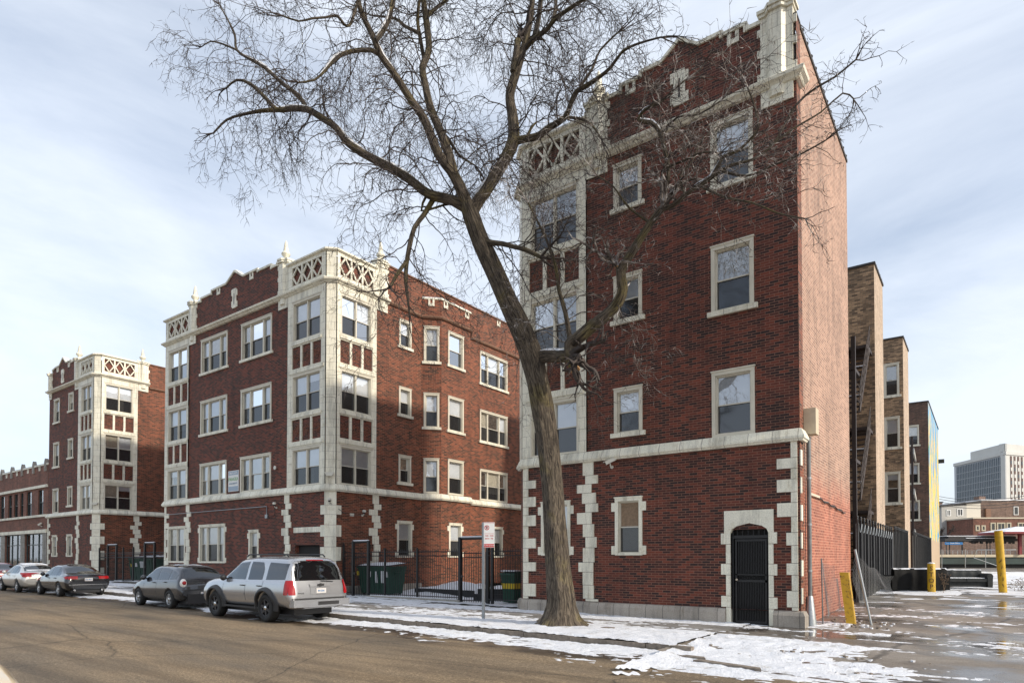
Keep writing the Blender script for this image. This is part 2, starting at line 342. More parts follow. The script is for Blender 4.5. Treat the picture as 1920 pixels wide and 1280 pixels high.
# ------------------------------------------------------------------ objects
def tag(o, label=None, cat=None, group=None, kind=None):
    if label: o['label'] = label
    if cat: o['category'] = cat
    if group: o['group'] = group
    if kind: o['kind'] = kind
    return o
def empty(name, loc, label, cat, group=None, rz=0, ry=0):
    o = bpy.data.objects.new(name, None); COL.objects.link(o)
    o.location = loc; o.rotation_euler = (0, ry, rz); o.empty_display_size = .3
    return tag(o, label, cat, group)
class MB:
    def __init__(self): self.v = []; self.f = []; self.m = []; self.uvs = {}; self.mats = []; self.smooth = set()
    def mi(self, mat):
        if mat not in self.mats: self.mats.append(mat)
        return self.mats.index(mat)
    def face(self, pts, mat, uv=None, smooth=False):
        i = len(self.v); self.v += [tuple(p) for p in pts]
        self.f.append(tuple(range(i, i+len(pts)))); self.m.append(self.mi(mat))
        if uv: self.uvs[len(self.f)-1] = uv
        if smooth: self.smooth.add(len(self.f)-1)
    def grid(self, rows, mat, closed=False, smooth=True, uvf=None):
        i = len(self.v); n = len(rows[0])
        for r in rows: self.v += [tuple(p) for p in r]
        k = self.mi(mat)
        for a in range(len(rows)-1):
            for c in range(n if closed else n-1):
                d = (c+1) % n
                self.f.append((i+a*n+c, i+a*n+d, i+(a+1)*n+d, i+(a+1)*n+c)); self.m.append(k)
                if smooth: self.smooth.add(len(self.f)-1)
                if uvf: self.uvs[len(self.f)-1] = [uvf(a, c), uvf(a, c+1), uvf(a+1, c+1), uvf(a+1, c)]
    def box(self, a, b, mat, T=None):
        x0, y0, z0 = a; x1, y1, z1 = b
        P = [(x0,y0,z0),(x1,y0,z0),(x1,y1,z0),(x0,y1,z0),(x0,y0,z1),(x1,y0,z1),(x1,y1,z1),(x0,y1,z1)]
        if T: P = [T(*p) for p in P]
        i = len(self.v); self.v += [tuple(p) for p in P]
        for q in ((0,3,2,1),(4,5,6,7),(0,1,5,4),(1,2,6,5),(2,3,7,6),(3,0,4,7)):
            self.f.append(tuple(i+j for j in q)); self.m.append(self.mi(mat))
    def prism(self, poly, ax0, ax1, mat, T):
        """poly in 2D, T(u,v,w) -> 3D, extruded from w=ax0 to ax1"""
        A = [T(u, v, ax0) for u, v in poly]; B = [T(u, v, ax1) for u, v in poly]
        self.face(A, mat); self.face(B[::-1], mat)
        n = len(poly)
        for k in range(n): self.face([A[k], A[(k+1) % n], B[(k+1) % n], B[k]], mat)
    def tube(self, pts, rad, mat, n=6, smooth=True, cap=True):
        pts = [Vector(p) for p in pts]
        if isinstance(rad, (int, float)): rad = [rad]*len(pts)
        rows = []; up = Vector((0, 0, 1)); ln = 0; L = [0]
        for a, b_ in zip(pts, pts[1:]): ln += (b_-a).length; L.append(ln)
        d0 = (pts[1]-pts[0]).normalized()
        x = d0.cross(up if abs(d0.z) < .95 else Vector((1, 0, 0))).normalized()
        for k, p in enumerate(pts):
            d = (pts[min(k+1, len(pts)-1)]-pts[max(k-1, 0)]).normalized()
            x = (x - d*x.dot(d)).normalized(); y = d.cross(x)
            rows.append([p+(x*math.cos(t*2*math.pi/n)+y*math.sin(t*2*math.pi/n))*rad[k] for t in range(n)])
        r0 = rad[0]
        self.grid(rows, mat, True, smooth, lambda a, c: (c/n*6.28*max(r0, .1), L[a]))
        if cap: self.face(rows[0][::-1], mat); self.face(rows[-1], mat)
    def lathe(self, c, prof, mat, n=12, axis='z', smooth=True, cap=True):
        rows = []
        for r, h in prof:
            row = []
            for t in range(n):
                a = 2*math.pi*t/n
                if axis == 'z': row.append((c[0]+r*math.cos(a), c[1]+r*math.sin(a), c[2]+h))
                elif axis == 'y': row.append((c[0]+r*math.cos(a), c[1]+h, c[2]+r*math.sin(a)))
                else: row.append((c[0]+h, c[1]+r*math.cos(a), c[2]+r*math.sin(a)))
            rows.append(row)
        self.grid(rows, mat, True, smooth)
        if cap: self.face(rows[0][::-1], mat); self.face(rows[-1], mat)
    def build(self, name, parent=None, origin=None):
        me = bpy.data.meshes.new(name); me.from_pydata(self.v, [], self.f)
        for m in self.mats: me.materials.append(MATS[m])
        me.polygons.foreach_set('material_index', self.m)
        me.polygons.foreach_set('use_smooth', [k in self.smooth for k in range(len(self.f))])
        uvl = me.uv_layers.new(name='UVMap').data
        Z = Vector((0, 0, 1))
        for p in me.polygons:
            if p.index in self.uvs:
                for k, li in enumerate(p.loop_indices): uvl[li].uv = self.uvs[p.index][k]
                continue
            n = p.normal
            if abs(n.z) > .8:
                for li, vi in zip(p.loop_indices, p.vertices): co = me.vertices[vi].co; uvl[li].uv = (co.x, co.y)
            else:
                t = Z.cross(n)
                if t.length < 1e-6: t = Vector((1, 0, 0))
                t.normalize()
                if (abs(t.x) >= abs(t.y) and t.x < 0) or (abs(t.x) < abs(t.y) and t.y < 0): t = -t
                for li, vi in zip(p.loop_indices, p.vertices):
                    co = me.vertices[vi].co; uvl[li].uv = (co.dot(t), co.z)
        if origin is not None:
            me.transform(Matrix.Translation(-Vector(origin)))
        bm = bmesh.new(); bm.from_mesh(me); bmesh.ops.recalc_face_normals(bm, faces=bm.faces); bm.to_mesh(me); bm.free()
        o = bpy.data.objects.new(name, me); COL.objects.link(o)
        if origin is not None: o.location = origin
        if parent:
            o.parent = parent
            if origin is None: o.matrix_parent_inverse = pinv(parent)
        return o
def pinv(p):
    M = Matrix.Identity(4); chain = []
    while p: chain.append(p); p = p.parent
    for q in reversed(chain):
        M = M @ (q.matrix_parent_inverse @ q.matrix_basis)
    return M.inverted()
class Fr:
    """wall frame: s along the wall, d outward, z up"""
    def __init__(self, o, s, n): self.o = Vector((*o, 0)); self.s = Vector((*s, 0)).normalized(); self.n = Vector((*n, 0)).normalized()
    def __call__(self, s, d, z): return self.o+self.s*s+self.n*d+Vector((0, 0, z))
def wall(mb, fr, s0, s1, z0, z1, holes, mat, d=0, reveal=.16, rmat=None):
    S = sorted({s0, s1, *[h[0] for h in holes], *[h[1] for h in holes]}); S = [s for s in S if s0-1e-6 <= s <= s1+1e-6]
    Zs = sorted({z0, z1, *[h[2] for h in holes], *[h[3] for h in holes]}); Zs = [z for z in Zs if z0-1e-6 <= z <= z1+1e-6]
    for a, b in zip(S, S[1:]):
        for c, e in zip(Zs, Zs[1:]):
            ms, mz = (a+b)/2, (c+e)/2
            if any(h[0] < ms < h[1] and h[2] < mz < h[3] for h in holes): continue
            mb.face([fr(a, d, c), fr(b, d, c), fr(b, d, e), fr(a, d, e)], mat)
    for h in holes:
        a, b, c, e = h[:4]; q = d-reveal; rm = rmat or mat
        mb.face([fr(a, d, c), fr(a, q, c), fr(a, q, e), fr(a, d, e)], rm)
        mb.face([fr(b, d, c), fr(b, q, c), fr(b, q, e), fr(b, d, e)], rm)
        mb.face([fr(a, d, c), fr(b, d, c), fr(b, q, c), fr(a, q, c)], rm)
        mb.face([fr(a, d, e), fr(b, d, e), fr(b, q, e), fr(a, q, e)], rm)
def sweep(mb, path, prof, mat, caps=True):
    """profile [(d,z)] swept along 2D path, outward = right-hand side of travel"""
    n = len(path); rings = []
    for k in range(n):
        dirs = []
        if k > 0: dirs.append((Vector(path[k])-Vector(path[k-1])).normalized())
        if k < n-1: dirs.append((Vector(path[k+1])-Vector(path[k])).normalized())
        ns = [Vector((d.y, -d.x)) for d in dirs]
        m = ns[0] if len(ns) == 1 else (ns[0]+ns[1])/(1+ns[0].dot(ns[1]))
        rings.append([(path[k][0]+m.x*d, path[k][1]+m.y*d, z) for d, z in prof])
    mb.grid(rings, mat, True, False)
    if caps: mb.face(rings[0][::-1], mat); mb.face(rings[-1], mat)
rnd = random.Random(7)
BLINDR = random.Random(11)
def window(parent, fr, s0, s1, z0, z1, lights=1, sill=True, lugs=False, d=0, sur=.10, name='window', boards=False, inset=.0, shop=False):
    """outer surround extents; builds frame + pane + blind + sill"""
    f = MB(); zb = z0+(.13 if sill else 0)
    head = .13
    a, b, c, e = s0+sur, s1-sur, zb+(.07 if not sill else .02), z1-head
    # surround, butted pieces
    f.box((s0, d-.06, c), (a, d+.035, e), 'window_paint' if not lugs else 'block_stone', fr)
    f.box((b, d-.06, c), (s1, d+.035, e), 'window_paint' if not lugs else 'block_stone', fr)
    f.box((s0, d-.06, e), (s1, d+.042, z1-.035), 'window_paint' if not lugs else 'block_stone', fr)
    f.box((s0-.02, d-.02, z1-.035), (s1+.02, d+.065, z1), 'window_paint' if not lugs else 'block_stone', fr)
    f.box((s0, d-.06, zb), (s1, d+.03, c), 'window_paint' if not lugs else 'block_stone', fr)
    if lugs:
        lw = .12
        for zz in (zb+.02, e-.30):
            f.box((s0-lw, d-.02, zz), (s0, d+.03, zz+.26), 'block_stone', fr)
            f.box((s1, d-.02, zz), (s1+lw, d+.03, zz+.26), 'block_stone', fr)
    # reveal lining
    g = .03; dd = d-.15
    f.box((a, dd, c), (a+g, d-.01, e), 'window_paint', fr); f.box((b-g, dd, c), (b, d-.01, e), 'window_paint', fr)
    f.box((a+g, dd, e-g), (b-g, d-.01, e), 'window_paint', fr); f.box((a+g, dd, c), (b-g, d-.01, c+g), 'window_paint', fr)
    L = a+g; Rr = b-g; B = c+g; T = e-g; W = Rr-L
    if lights == 1: spans = [(L, Rr)]
    elif lights == 2: spans = [(L, L+W/2-.035), (L+W/2+.035, Rr)]
    else:
        mm = .09
        w1 = (W-2*mm)*.27; spans = [(L, L+w1), (L+w1+mm, Rr-w1-mm), (Rr-w1, Rr)]
    for p, q in zip(spans, spans[1:]): f.box((p[1], d-.15, B), (q[0], d-.015, T), 'window_paint', fr)
    mid = B+(T-B)*.5
    glas = MB(); scr = MB(); bl = MB(); dark = 'dark_sash'
    for (p, q) in spans:
        t = .022
        # upper sash in front, cream; lower behind, dark edges
        for (zz0, zz1, off, mt) in ((mid-.02, T, d-.085, 'sash_paint'), (B, mid+.02, d-.11, dark)):
            f.box((p, off-.02, zz0), (p+t, off, zz1), mt, fr); f.box((q-t, off-.02, zz0), (q, off, zz1), mt, fr)
            f.box((p+t, off-.02, zz1-t*(1.0 if mt != dark else 1.2)), (q-t, off, zz1), mt, fr)
            f.box((p+t, off-.02, zz0), (q-t, off, zz0+t*1.1), mt, fr)
        f.box((p, d-.08, mid-.018), (q, d-.072, mid+.014), 'sash_paint', fr)
        glas.face([fr(p+t, d-.096, mid), fr(q-t, d-.096, mid), fr(q-t, d-.096, T-t), fr(p+t, d-.096, T-t)], 'pane_glass')
        glas.face([fr(p+t, d-.122, B+t), fr(q-t, d-.122, B+t), fr(q-t, d-.122, mid), fr(p+t, d-.122, mid)], 'screen_glass')
        if boards:
            bl.box((p+t, d-.092, mid+.02), (q-t, d-.088, T-t), 'board', fr); bl.box((p+t, d-.16, B), (q-t, d-.15, mid), 'board', fr)
        else:
            r = BLINDR.random()
            drop = T-(T-B)*(.5 if r < .60 else (.62+.33*BLINDR.random() if r < .80 else (.98 if r < .95 else .2)))
            bl.box((p, d-.145, drop), (q, d-.135, T), 'blind' if BLINDR.random() < .85 else 'curtain', fr)
            if BLINDR.random() < .22: bl.box((p, d-.17, B), (p+(q-p)*BLINDR.uniform(.2, .45), d-.16, T), 'curtain', fr)
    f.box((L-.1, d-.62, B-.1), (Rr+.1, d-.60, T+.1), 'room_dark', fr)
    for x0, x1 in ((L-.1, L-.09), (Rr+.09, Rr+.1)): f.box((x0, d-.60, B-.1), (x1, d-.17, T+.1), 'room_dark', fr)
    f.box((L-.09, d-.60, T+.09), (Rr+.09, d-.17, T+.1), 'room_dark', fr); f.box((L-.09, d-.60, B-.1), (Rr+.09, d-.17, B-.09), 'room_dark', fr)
    w = f.build(name, parent)
    glas.build('pane', w); bl.build('board' if boards else 'blind', w)
    if sill:
        s = MB(); s.box((s0-.10, d-.05, z0), (s1+.10, d+.085, zb), 'terracotta_trim', fr)
        s.build('sill', w)
    return (a, b, c, e)
def hole_of(s0, s1, z0, z1, sill=True, sur=.10):
    zb = z0+(.13 if sill else 0)
    return (s0+sur, s1-sur, zb+(.07 if not sill else .02), z1-.13)
F3 = [(5.02, 6.85), (8.36, 10.26), (11.75, 13.66)]
def quoins(mb, fr, sc_, z0, z1, kind='both', d=.04):
    z = z1; r = random.Random(int(sc_*37)); k = 0
    hs = [.42, .27, .27, .33, .27, .36, .40, .33, .45, .3, .4]
    pat = [(.09, .12), (0, .27), (.30, .05), (.12, .2), (0, .27), (.30, .05), (.09, .13), (.0, .22), (.09, .14), (.25, .1), (.1, .1)]
    while z > z0+.02:
        h = min(hs[k % 11], z-z0); l, rr = pat[k % 11]
        if kind == 'left': l, rr = .06, .06+(.30 if k % 2 else .0)     # only to the right of a left corner
        if kind == 'right': l, rr = .01+((.34 if z > 3.1 else .12) if k % 2 else .0), .06
        mb.box((sc_-.08-l if kind != 'left' else sc_-.06, -.02, z-h+.011), (sc_+.08+rr if kind != 'right' else sc_+.06, d, z), 'block_stone', fr)
        z -= h; k += 1
def lattice(mb, fr, s0, s1, z0, z1, d, n=3):
    """three diamond cells with uprights between, brick behind"""
    w = (s1-s0)/n; t = .034; dep = .07
    for k in range(1, n): mb.box((s0+w*k-.05, d-dep, z0), (s0+w*k+.05, d, z1), 'terracotta_trim', fr)
    for k in range(n):
        a = s0+w*k+(.05 if k else 0); b = s0+w*(k+1)-(.05 if k < n-1 else 0)
        c = (a+b)/2; m = (z0+z1)/2
        for (p, q) in (((a, m), (c, z1)), ((c, z1), (b, m)), ((b, m), (c, z0)), ((c, z0), (a, m))):
            dx, dz = q[0]-p[0], q[1]-p[1]; l = math.hypot(dx, dz); nx, nz = -dz/l*t, dx/l*t
            poly = [(p[0]+nx, p[1]+nz), (q[0]+nx, q[1]+nz), (q[0]-nx, q[1]-nz), (p[0]-nx, p[1]-nz)]
            mb.prism(poly, d-dep+.004, d-.004-.002*k, 'terracotta_trim', lambda u, v, w_: fr(u, w_, v))
def bay_upper(parent, fr, s0, s1, pl=.25, pr=.25):
    """terracotta storey bays from the belt to the coping; pl/pr pier widths"""
    mb = MB(); a, b = s0+pl, s1-pr; D = .06
    holes = []; wins = []
    for z0, z1 in F3:
        holes.append((a+.04, b-.04, z0+.04, z1-.04)); wins.append((z0, z1))
    panels = [(7.12, 8.14), (10.50, 11.52)]
    pw = (b-a-2*.13)/3
    for z0, z1 in panels:
        for k in range(3):
            x = a+k*(pw+.13); holes.append((x, x+pw, z0, z1))
    Lz = (14.42, 15.26); holes.append((a-.02, b+.02, *Lz))
    wall(mb, fr, s0, s1, 5.0, 15.42, holes, 'terracotta', d=D, reveal=.10)
    for z0, z1 in panels:       # brick infill with a raised diamond
        for k in range(3):
            x = a+k*(pw+.13)
            mb.box((x, D-.11, z0), (x+pw, D-.06, z1), 'brick_face', fr)
            cx, cz = x+pw/2, (z0+z1)/2
            for rr in (.24, .13):
                rr = min(rr, pw*.46) if rr > .2 else rr
                for (p, q) in (((cx-rr, cz), (cx, cz+rr)), ((cx, cz+rr), (cx+rr, cz)), ((cx+rr, cz), (cx, cz-rr)), ((cx, cz-rr), (cx-rr, cz))):
                    dx, dz = q[0]-p[0], q[1]-p[1]; l = math.hypot(dx, dz); nx, nz = -dz/l*.016, dx/l*.016
                    mb.prism([(p[0]+nx, p[1]+nz), (q[0]+nx, q[1]+nz), (q[0]-nx, q[1]-nz), (p[0]-nx, p[1]-nz)], D-.062, D-.045, 'brick_side', lambda u, v, w_: fr(u, w_, v))
    for z in (7.0, 10.38): mb.box((s0+.1, D, z-.10), (s1-.1, D+.035, z+.04), 'terracotta_trim', fr)
    for z in (8.24, 11.62): mb.box((a-.04, D, z-.03), (b+.04, D+.05, z+.10), 'terracotta_trim', fr)
    mb.box((a-.02, D-.13, Lz[0]), (b+.02, D-.10, Lz[1]), 'brick_face', fr)
    lattice(mb, fr, a-.02, b+.02, Lz[0], Lz[1], D)
    o = mb.build('corner_bay', parent)
    for z0, z1 in wins: window(parent, fr, a, b, z0, z1, 2, sill=False, d=D-.04)
    return o
def turret(mb, x0, x1, fr, z0=13.55, z1=15.75, oct=True):
    """stone pier standing on the cornice with a half-octagon shaft"""
    mb.box((x0, 0.01, z0), (x1, .05, 14.0), 'terracotta', fr)
    c = (x0+x1)/2; w = (x1-x0)/2
    mb.box((x0, -.25, 14.22), (x1, .05, z1), 'terracotta', fr)
    poly = [(c-w*.62, .05), (c-w*.38, .17), (c+w*.38, .17), (c+w*.62, .05)]
    mb.prism(poly, 14.22, z1-.004, 'terracotta', lambda u, v, w_: fr(u, v, w_))
    poly2 = [(c-w*.5, .05), (c-w*.25, .13), (c+w*.25, .13), (c+w*.5, .05)]
    mb.prism(poly2, 13.75, 14.0, 'terracotta', lambda u, v, w_: fr(u, v, w_))
    for k, (z, o) in enumerate(((z1, .05), (z1+.09, .09))):
        mb.box((x0-o+.02, -.25-o, z+.002), (x1+o-.02, .05+o, z+.09), 'terracotta_trim', fr)
        mb.prism([(c-w*.7, .05+o), (c-w*.42, .19+o), (c+w*.42, .19+o), (c+w*.7, .05+o)], z+.004, z+.088, 'terracotta_trim', lambda u, v, w_: fr(u, v, w_))
    # quoin returns
    for zz in (14.3, 14.95, 15.5): mb.box((x0-.09, -.02, zz), (x0, .03, zz+.2), 'terracotta', fr)
    for zz in (14.3, 14.95, 15.5): mb.box((x1, -.02, zz), (x1+.09, .03, zz+.2), 'terracotta', fr)
def pinnacle(parent, p):
    mb = MB(); x, y, z = p
    mb.lathe((x, y, z), [(.13, 0), (.15, .05), (.10, .10), (.09, .18), (.19, .27), (.215, .34), (.17, .42), (.11, .46), (.12, .52), (.10, .66), (.075, .84), (.05, .92), (.02, .98)], 'terracotta', 14)
    return mb.build('pinnacle', parent)
def gable(mb, fr, s0, s1, c, steps, base=14.22):
    """brick parapet with a stepped, pointed top; steps = [(s, z), ...] outline"""
    poly = [(s0, base)]+[(s, z) for s, z in steps]+[(s1, base)]
    mb.prism(poly, -.30, 0.0, 'brick_face', lambda u, v, w_: fr(u, w_, v))
    for (p, q) in zip(steps, steps[1:]):
        if abs(q[0]-p[0]) < .02:      # riser
            mb.box((p[0]-.05, -.34, min(p[1], q[1])-.03), (p[0]+.05, .05, max(p[1], q[1])+.085), 'terracotta_trim', fr); continue
        dx, dz = q[0]-p[0], q[1]-p[1]
        e0 = .0; l = math.hypot(dx, dz)
        poly = [(p[0]-e0, p[1]-.01), (q[0]+e0, q[1]-.01), (q[0]+e0, q[1]+.09), (p[0]-e0, p[1]+.09)]
        mb.prism(poly, -.35, .06, 'terracotta_trim', lambda u, v, w_: fr(u, w_, v))
        mb.prism([(p[0]+.04, p[1]+.088), (q[0]-.04, q[1]+.088), (q[0]-.06, q[1]+.11), (p[0]+.06, p[1]+.11)], -.30, .03, 'snow', lambda u, v, w_: fr(u, w_, v))
def notch_stone(mb, fr, s, z):
    mb.box((s-.16, 0, z-.34), (s-.06, .035, z), 'terracotta', fr); mb.box((s+.06, 0, z-.34), (s+.16, .035, z), 'terracotta', fr)
    mb.box((s-.06, 0, z-.34), (s+.06, .035, z-.2), 'terracotta', fr)
def plaque(mb, fr, s, z):
    mb.box((s-.17, 0, z-.5), (s+.17, .04, z+.5), 'terracotta', fr)
    for dz, sg in ((-.30, -1), (.30, 1)):
        mb.box((s-.27, 0, z+dz-.12), (s-.17, .035, z+dz+.3-.12), 'terracotta', fr); mb.box((s+.17, 0, z-dz-.18), (s+.27, .035, z-dz+.12), 'terracotta', fr)
    mb.box((s-.035, .04, z-.3), (s+.035, .043, z+.25), 'dark_sash', fr)
BELT = [(0, 4.72), (.10, 4.72), (.12, 4.76), (.15, 4.78), (.15, 4.84), (.085, 4.98), (.06, 5.03), (0, 5.05)]
CORN = [(0, 13.98), (.10, 14.00), (.14, 14.05), (.22, 14.10), (.24, 14.17), (.20, 14.21), (.05, 14.25), (0, 14.25)]
COPE = [(-.30, 15.42), (.10, 15.42), (.16, 15.46), (.16, 15.53), (.06, 15.57), (-.30, 15.57)]
SNOWC = [(-.28, 15.572), (.05, 15.572), (.03, 15.60), (-.2, 15.62), (-.28, 15.60)]
# ================================================================== building A (nearest)
def shell(mb, foot, z0, z1, mat='brick_side', top='roof_tar', ztop=None, skip=()):
    """plain walls on the listed footprint edges, flat roof"""
    n = len(foot)
    for k in range(n):
        if k in skip: continue
        a, b = foot[k], foot[(k+1) % n]
        mb.face([(*a, z0), (*b, z0), (*b, z1), (*a, z1)], mat)
    zt = ztop or z1-.5
    mb.face([(*p, zt) for p in foot], top)
def front_windows(parent, fr, spec):
    for s in spec: window(parent, fr, *s[:4], **s[4])
A = empty('brick_apartment_building', (-4.4, 3.5, 0), 'nearest dark red brick apartment block, with a black gate door and pink side wall', 'building', 'red brick apartment blocks with cream stone corners')
fa = Fr((0, 0), (1, 0), (0, -1))
specA = []
for z0, z1 in ((5.36, 6.85), (8.76, 10.24), (12.17, 13.66)): specA.append((-5.20, -4.28, z0, z1, dict(sill=True)))
specA.append((-2.22, -1.08, 5.04, 6.85, dict(sill=False)))
for z0, z1 in ((8.35, 10.30), (11.82, 13.72)): specA.append((-2.22, -1.08, z0, z1, dict(sill=True)))
specG = [(-5.18, -4.30, 1.84, 3.58, dict(sill=False, lugs=True, boards=True)), (-7.85, -6.75, 1.84, 3.58, dict(sill=False, lugs=True, lights=2))]
def hs(spec): return [hole_of(*s[:4], sill=s[4].get('sill', True)) for s in spec]
mb = MB()
DOOR = (-1.74, -.76, -.1, 3.0)
wall(mb, fa, -6.14, 0, 4.9, 14.22, hs(specA), 'brick_face')
wall(mb, fa, -8.57, 0, .40, 4.9, hs(specG)+[(-1.74, -.76, .40, 2.52)], 'brick_face', reveal=.2)
fl = Fr((-8.9, .33), (1, -1), (-1, -1)); L = .467
wall(mb, fl, 0, L, .4, 5, [], 'brick_face')
# tall faces of the body: dark return at the street corner, common brick beyond
fs = Fr((0, 0), (0, 1), (1, 0))
wall(mb, fs, 0, .42, -.2, 15.7, [], 'brick_side', d=.012)
wall(mb, fs, .42, 7.54, -.2, 15.68, [], 'brick_pink')
mb.box((.42, -.1, 15.62), (7.54, .035, 15.72), 'coping_dark', fs)
mb.box((.0, -.35, 15.70), (.42, .03, 15.76), 'coping_dark', fs)
for k in range(13):
    y = .7+k*.55; mb.lathe((0.02, y, 15.74), [(.025, -.05), (.04, 0), (.025, .05)], 'coping_dark', 8, 'y')
foot = [(-8.9, .33), (-8.57, 0), (0, 0), (0, 7.54), (-8.9, 7.54)]
mb.face([(-8.9, .33, -.2), (-8.9, 7.54, -.2), (-8.9, 7.54, 15.4), (-8.9, .33, 15.4)], 'brick_side')
mb.face([(0, 7.54, -.2), (-8.9, 7.54, -.2), (-8.9, 7.54, 15.5), (0, 7.54, 15.68)], 'brick_tan')
mb.face([(*p, 15.2) for p in foot], 'roof_tar')
mb.build('wall', A)
mb = MB()
pathA = [(-8.9, 4), (-8.9, .33), (-8.57, 0), (0, 0), (0, .42)]
sweep(mb, pathA, BELT, 'terracotta_trim'); mb.build('belt_course', A)
mb = MB(); sweep(mb, pathA, CORN, 'terracotta_trim')
sweep(mb, [(-8.9, 3), (-8.9, .33), (-8.57, 0), (-6.15, 0)], COPE, 'terracotta_trim')
sweep(mb, [(-8.9, 3), (-8.9, .33), (-8.57, 0), (-6.15, 0)], SNOWC, 'snow'); mb.build('cornice', A)
mb = MB()
for a, b in ((-8.9, -1.87), (-.64, .06)):
    P = [(.0, -.2), (.12, -.2), (.12, .30), (.07, .40), (0, .42)]
    sweep(mb, [(-8.9, 2), (-8.9, .33), (-8.57, 0), (b, 0)] if a < -5 else [(a, 0), (0, 0), (0, .30)], P, 'plinth_stone')
mb.build('plinth', A)
bay_upper(A, fa, -8.57, -6.14, .27, .25)
mb = MB(); wall(mb, fl, 0, L, 5.0, 15.42, [], 'terracotta', d=.05); mb.build('corner_pier', A)
for a_ in ((-6.11, 'both'), (-.11, 'right'), (-8.5, 'left')): mb = MB(); quoins(mb, fa, a_[0], .42, 4.72, a_[1]); mb.build('quoin', A)
mb = MB()
for k, z in enumerate((4.3, 3.6, 2.9, 2.2, 1.5, .8)): mb = MB(); mb.box((0, 0.012, z-.2), (.10 if k % 2 else .16, .04, z+.2), 'block_stone', fs); mb.build('corner_stone', A)
mb = MB()
gable(mb, fa, -5.4, -.86, -3.1, [(-5.4, 15.80), (-4.95, 15.80), (-4.95, 15.98), (-4.3, 15.98), (-4.3, 16.10), (-3.65, 16.10), (-3.1, 16.50), (-2.55, 16.10), (-1.9, 16.10), (-1.9, 16.02), (-1.25, 16.02), (-1.25, 15.86), (-.86, 15.86)])
plaque(mb, fa, -3.1, 15.15)
for s, z in ((-4.62, 15.98), (-1.58, 16.02)): notch_stone(mb, fa, s, z)
mb.build('parapet_gable', A)
mb = MB(); turret(mb, -6.12, -5.4, fa); mb.build('turret', A); pinnacle(A, (-5.76, .1, 15.94))
mb = MB(); turret(mb, -.86, -.06, fa, z1=15.95); mb.build('turret', A); pinnacle(A, (-.46, .1, 16.13))
front_windows(A, fa, specA); front_windows(A, fa, specG)
# door with flat tudor arch
mb = MB()
arch = [(-1.74, 2.42), (-1.70, 2.52), (-1.58, 2.60), (-1.25, 2.68), (-.92, 2.60), (-.80, 2.52), (-.76, 2.42)]
poly = [(-1.93, 2.42), (-1.93, 3.02), (-.58, 3.02), (-.58, 2.42)]+arch[::-1]
# split the header in a left and a right half so each is simple
lh = [(-1.90, 2.42), (-1.90, 3.02), (-1.25, 3.02)]+[p for p in arch[::-1] if p[0] <= -1.25]
rh = [(-.63, 2.42), (-.63, 3.02), (-1.25, 3.02)]+[p for p in arch if p[0] >= -1.25]
for h in (lh, rh): mb.prism(h, -.2, .05, 'block_stone', lambda u, v, w_: fa(u, w_, v))
for sx, sg in ((-1.74, -1), (-.76, 1)):
    z = 2.42; k = 0
    while z > .02:
        h = min((.30, .52, .30, .56, .30, .44)[k % 6], z-.0)
        w_ = (.25 if sg < 0 else .21) if k % 2 == 0 else .12
        a, b = (sx-w_, sx) if sg < 0 else (sx, sx+w_)
        mb.box((a, -.2, z-h+.011), (b, .045 if k % 2 == 0 else .04, z), 'block_stone', fa); z -= h; k += 1
mb.build('door_surround', A)
mb = MB()
mb.box((-1.74, -.16, -.02), (-1.69, -.09, 2.50), 'black_iron', fa); mb.box((-.81, -.16, -.02), (-.76, -.09, 2.50), 'black_iron', fa)
mb.box((-1.69, -.15, 2.28), (-.81, -.09, 2.36), 'black_iron', fa)
mb.box((-1.72, -.24, 0), (-.78, -.22, 2.66), 'room_dark', fa)
for (a, b) in ((-1.66, -.84),):
    for z in (.03, 1.12, 2.20): mb.box((a, -.15, z), (b, -.11, z+.06), 'black_iron', fa)
    for z in (1.30,): mb.box((a, -.15, z), (b, -.11, z+.03), 'black_iron', fa)
    mb.box((a, -.15, .09), (a+.05, -.11, 2.20), 'black_iron', fa); mb.box((b-.05, -.15, .09), (b, -.11, 2.20), 'black_iron', fa)
    for k in range(16):
        x = a+.09+k*(b-a-.18)/15
        mb.box((x-.008, -.14, .09), (x+.008, -.12, 1.12), 'black_iron', fa); mb.box((x-.008, -.14, 1.33), (x+.008, -.12, 2.20), 'black_iron', fa)
    for k in range(5):
        x = a+.14+k*.135
        mb.tube([fa(x+.05*math.cos(t), -.13, 1.235+.045*math.sin(t)) for t in [i*.7 for i in range(10)]], .006, 'black_iron', 4)
for k in range(6):
    t = k/5; x = -1.6+t*.7; mb.box((x-.008, -.14, 2.36), (x+.008, -.12, 2.50+.10*math.sin(math.pi*t)), 'black_iron', fa)
dr = mb.build('security_door', A)
mb = MB(); mb.lathe(fa(-1.60, -.105, 1.18), [(.028, 0), (.028, -.02), (.016, -.03), (.034, -.055), (.03, -.075)], 'chrome', 12, 'y'); mb.build('door_knob', dr)
mb = MB()
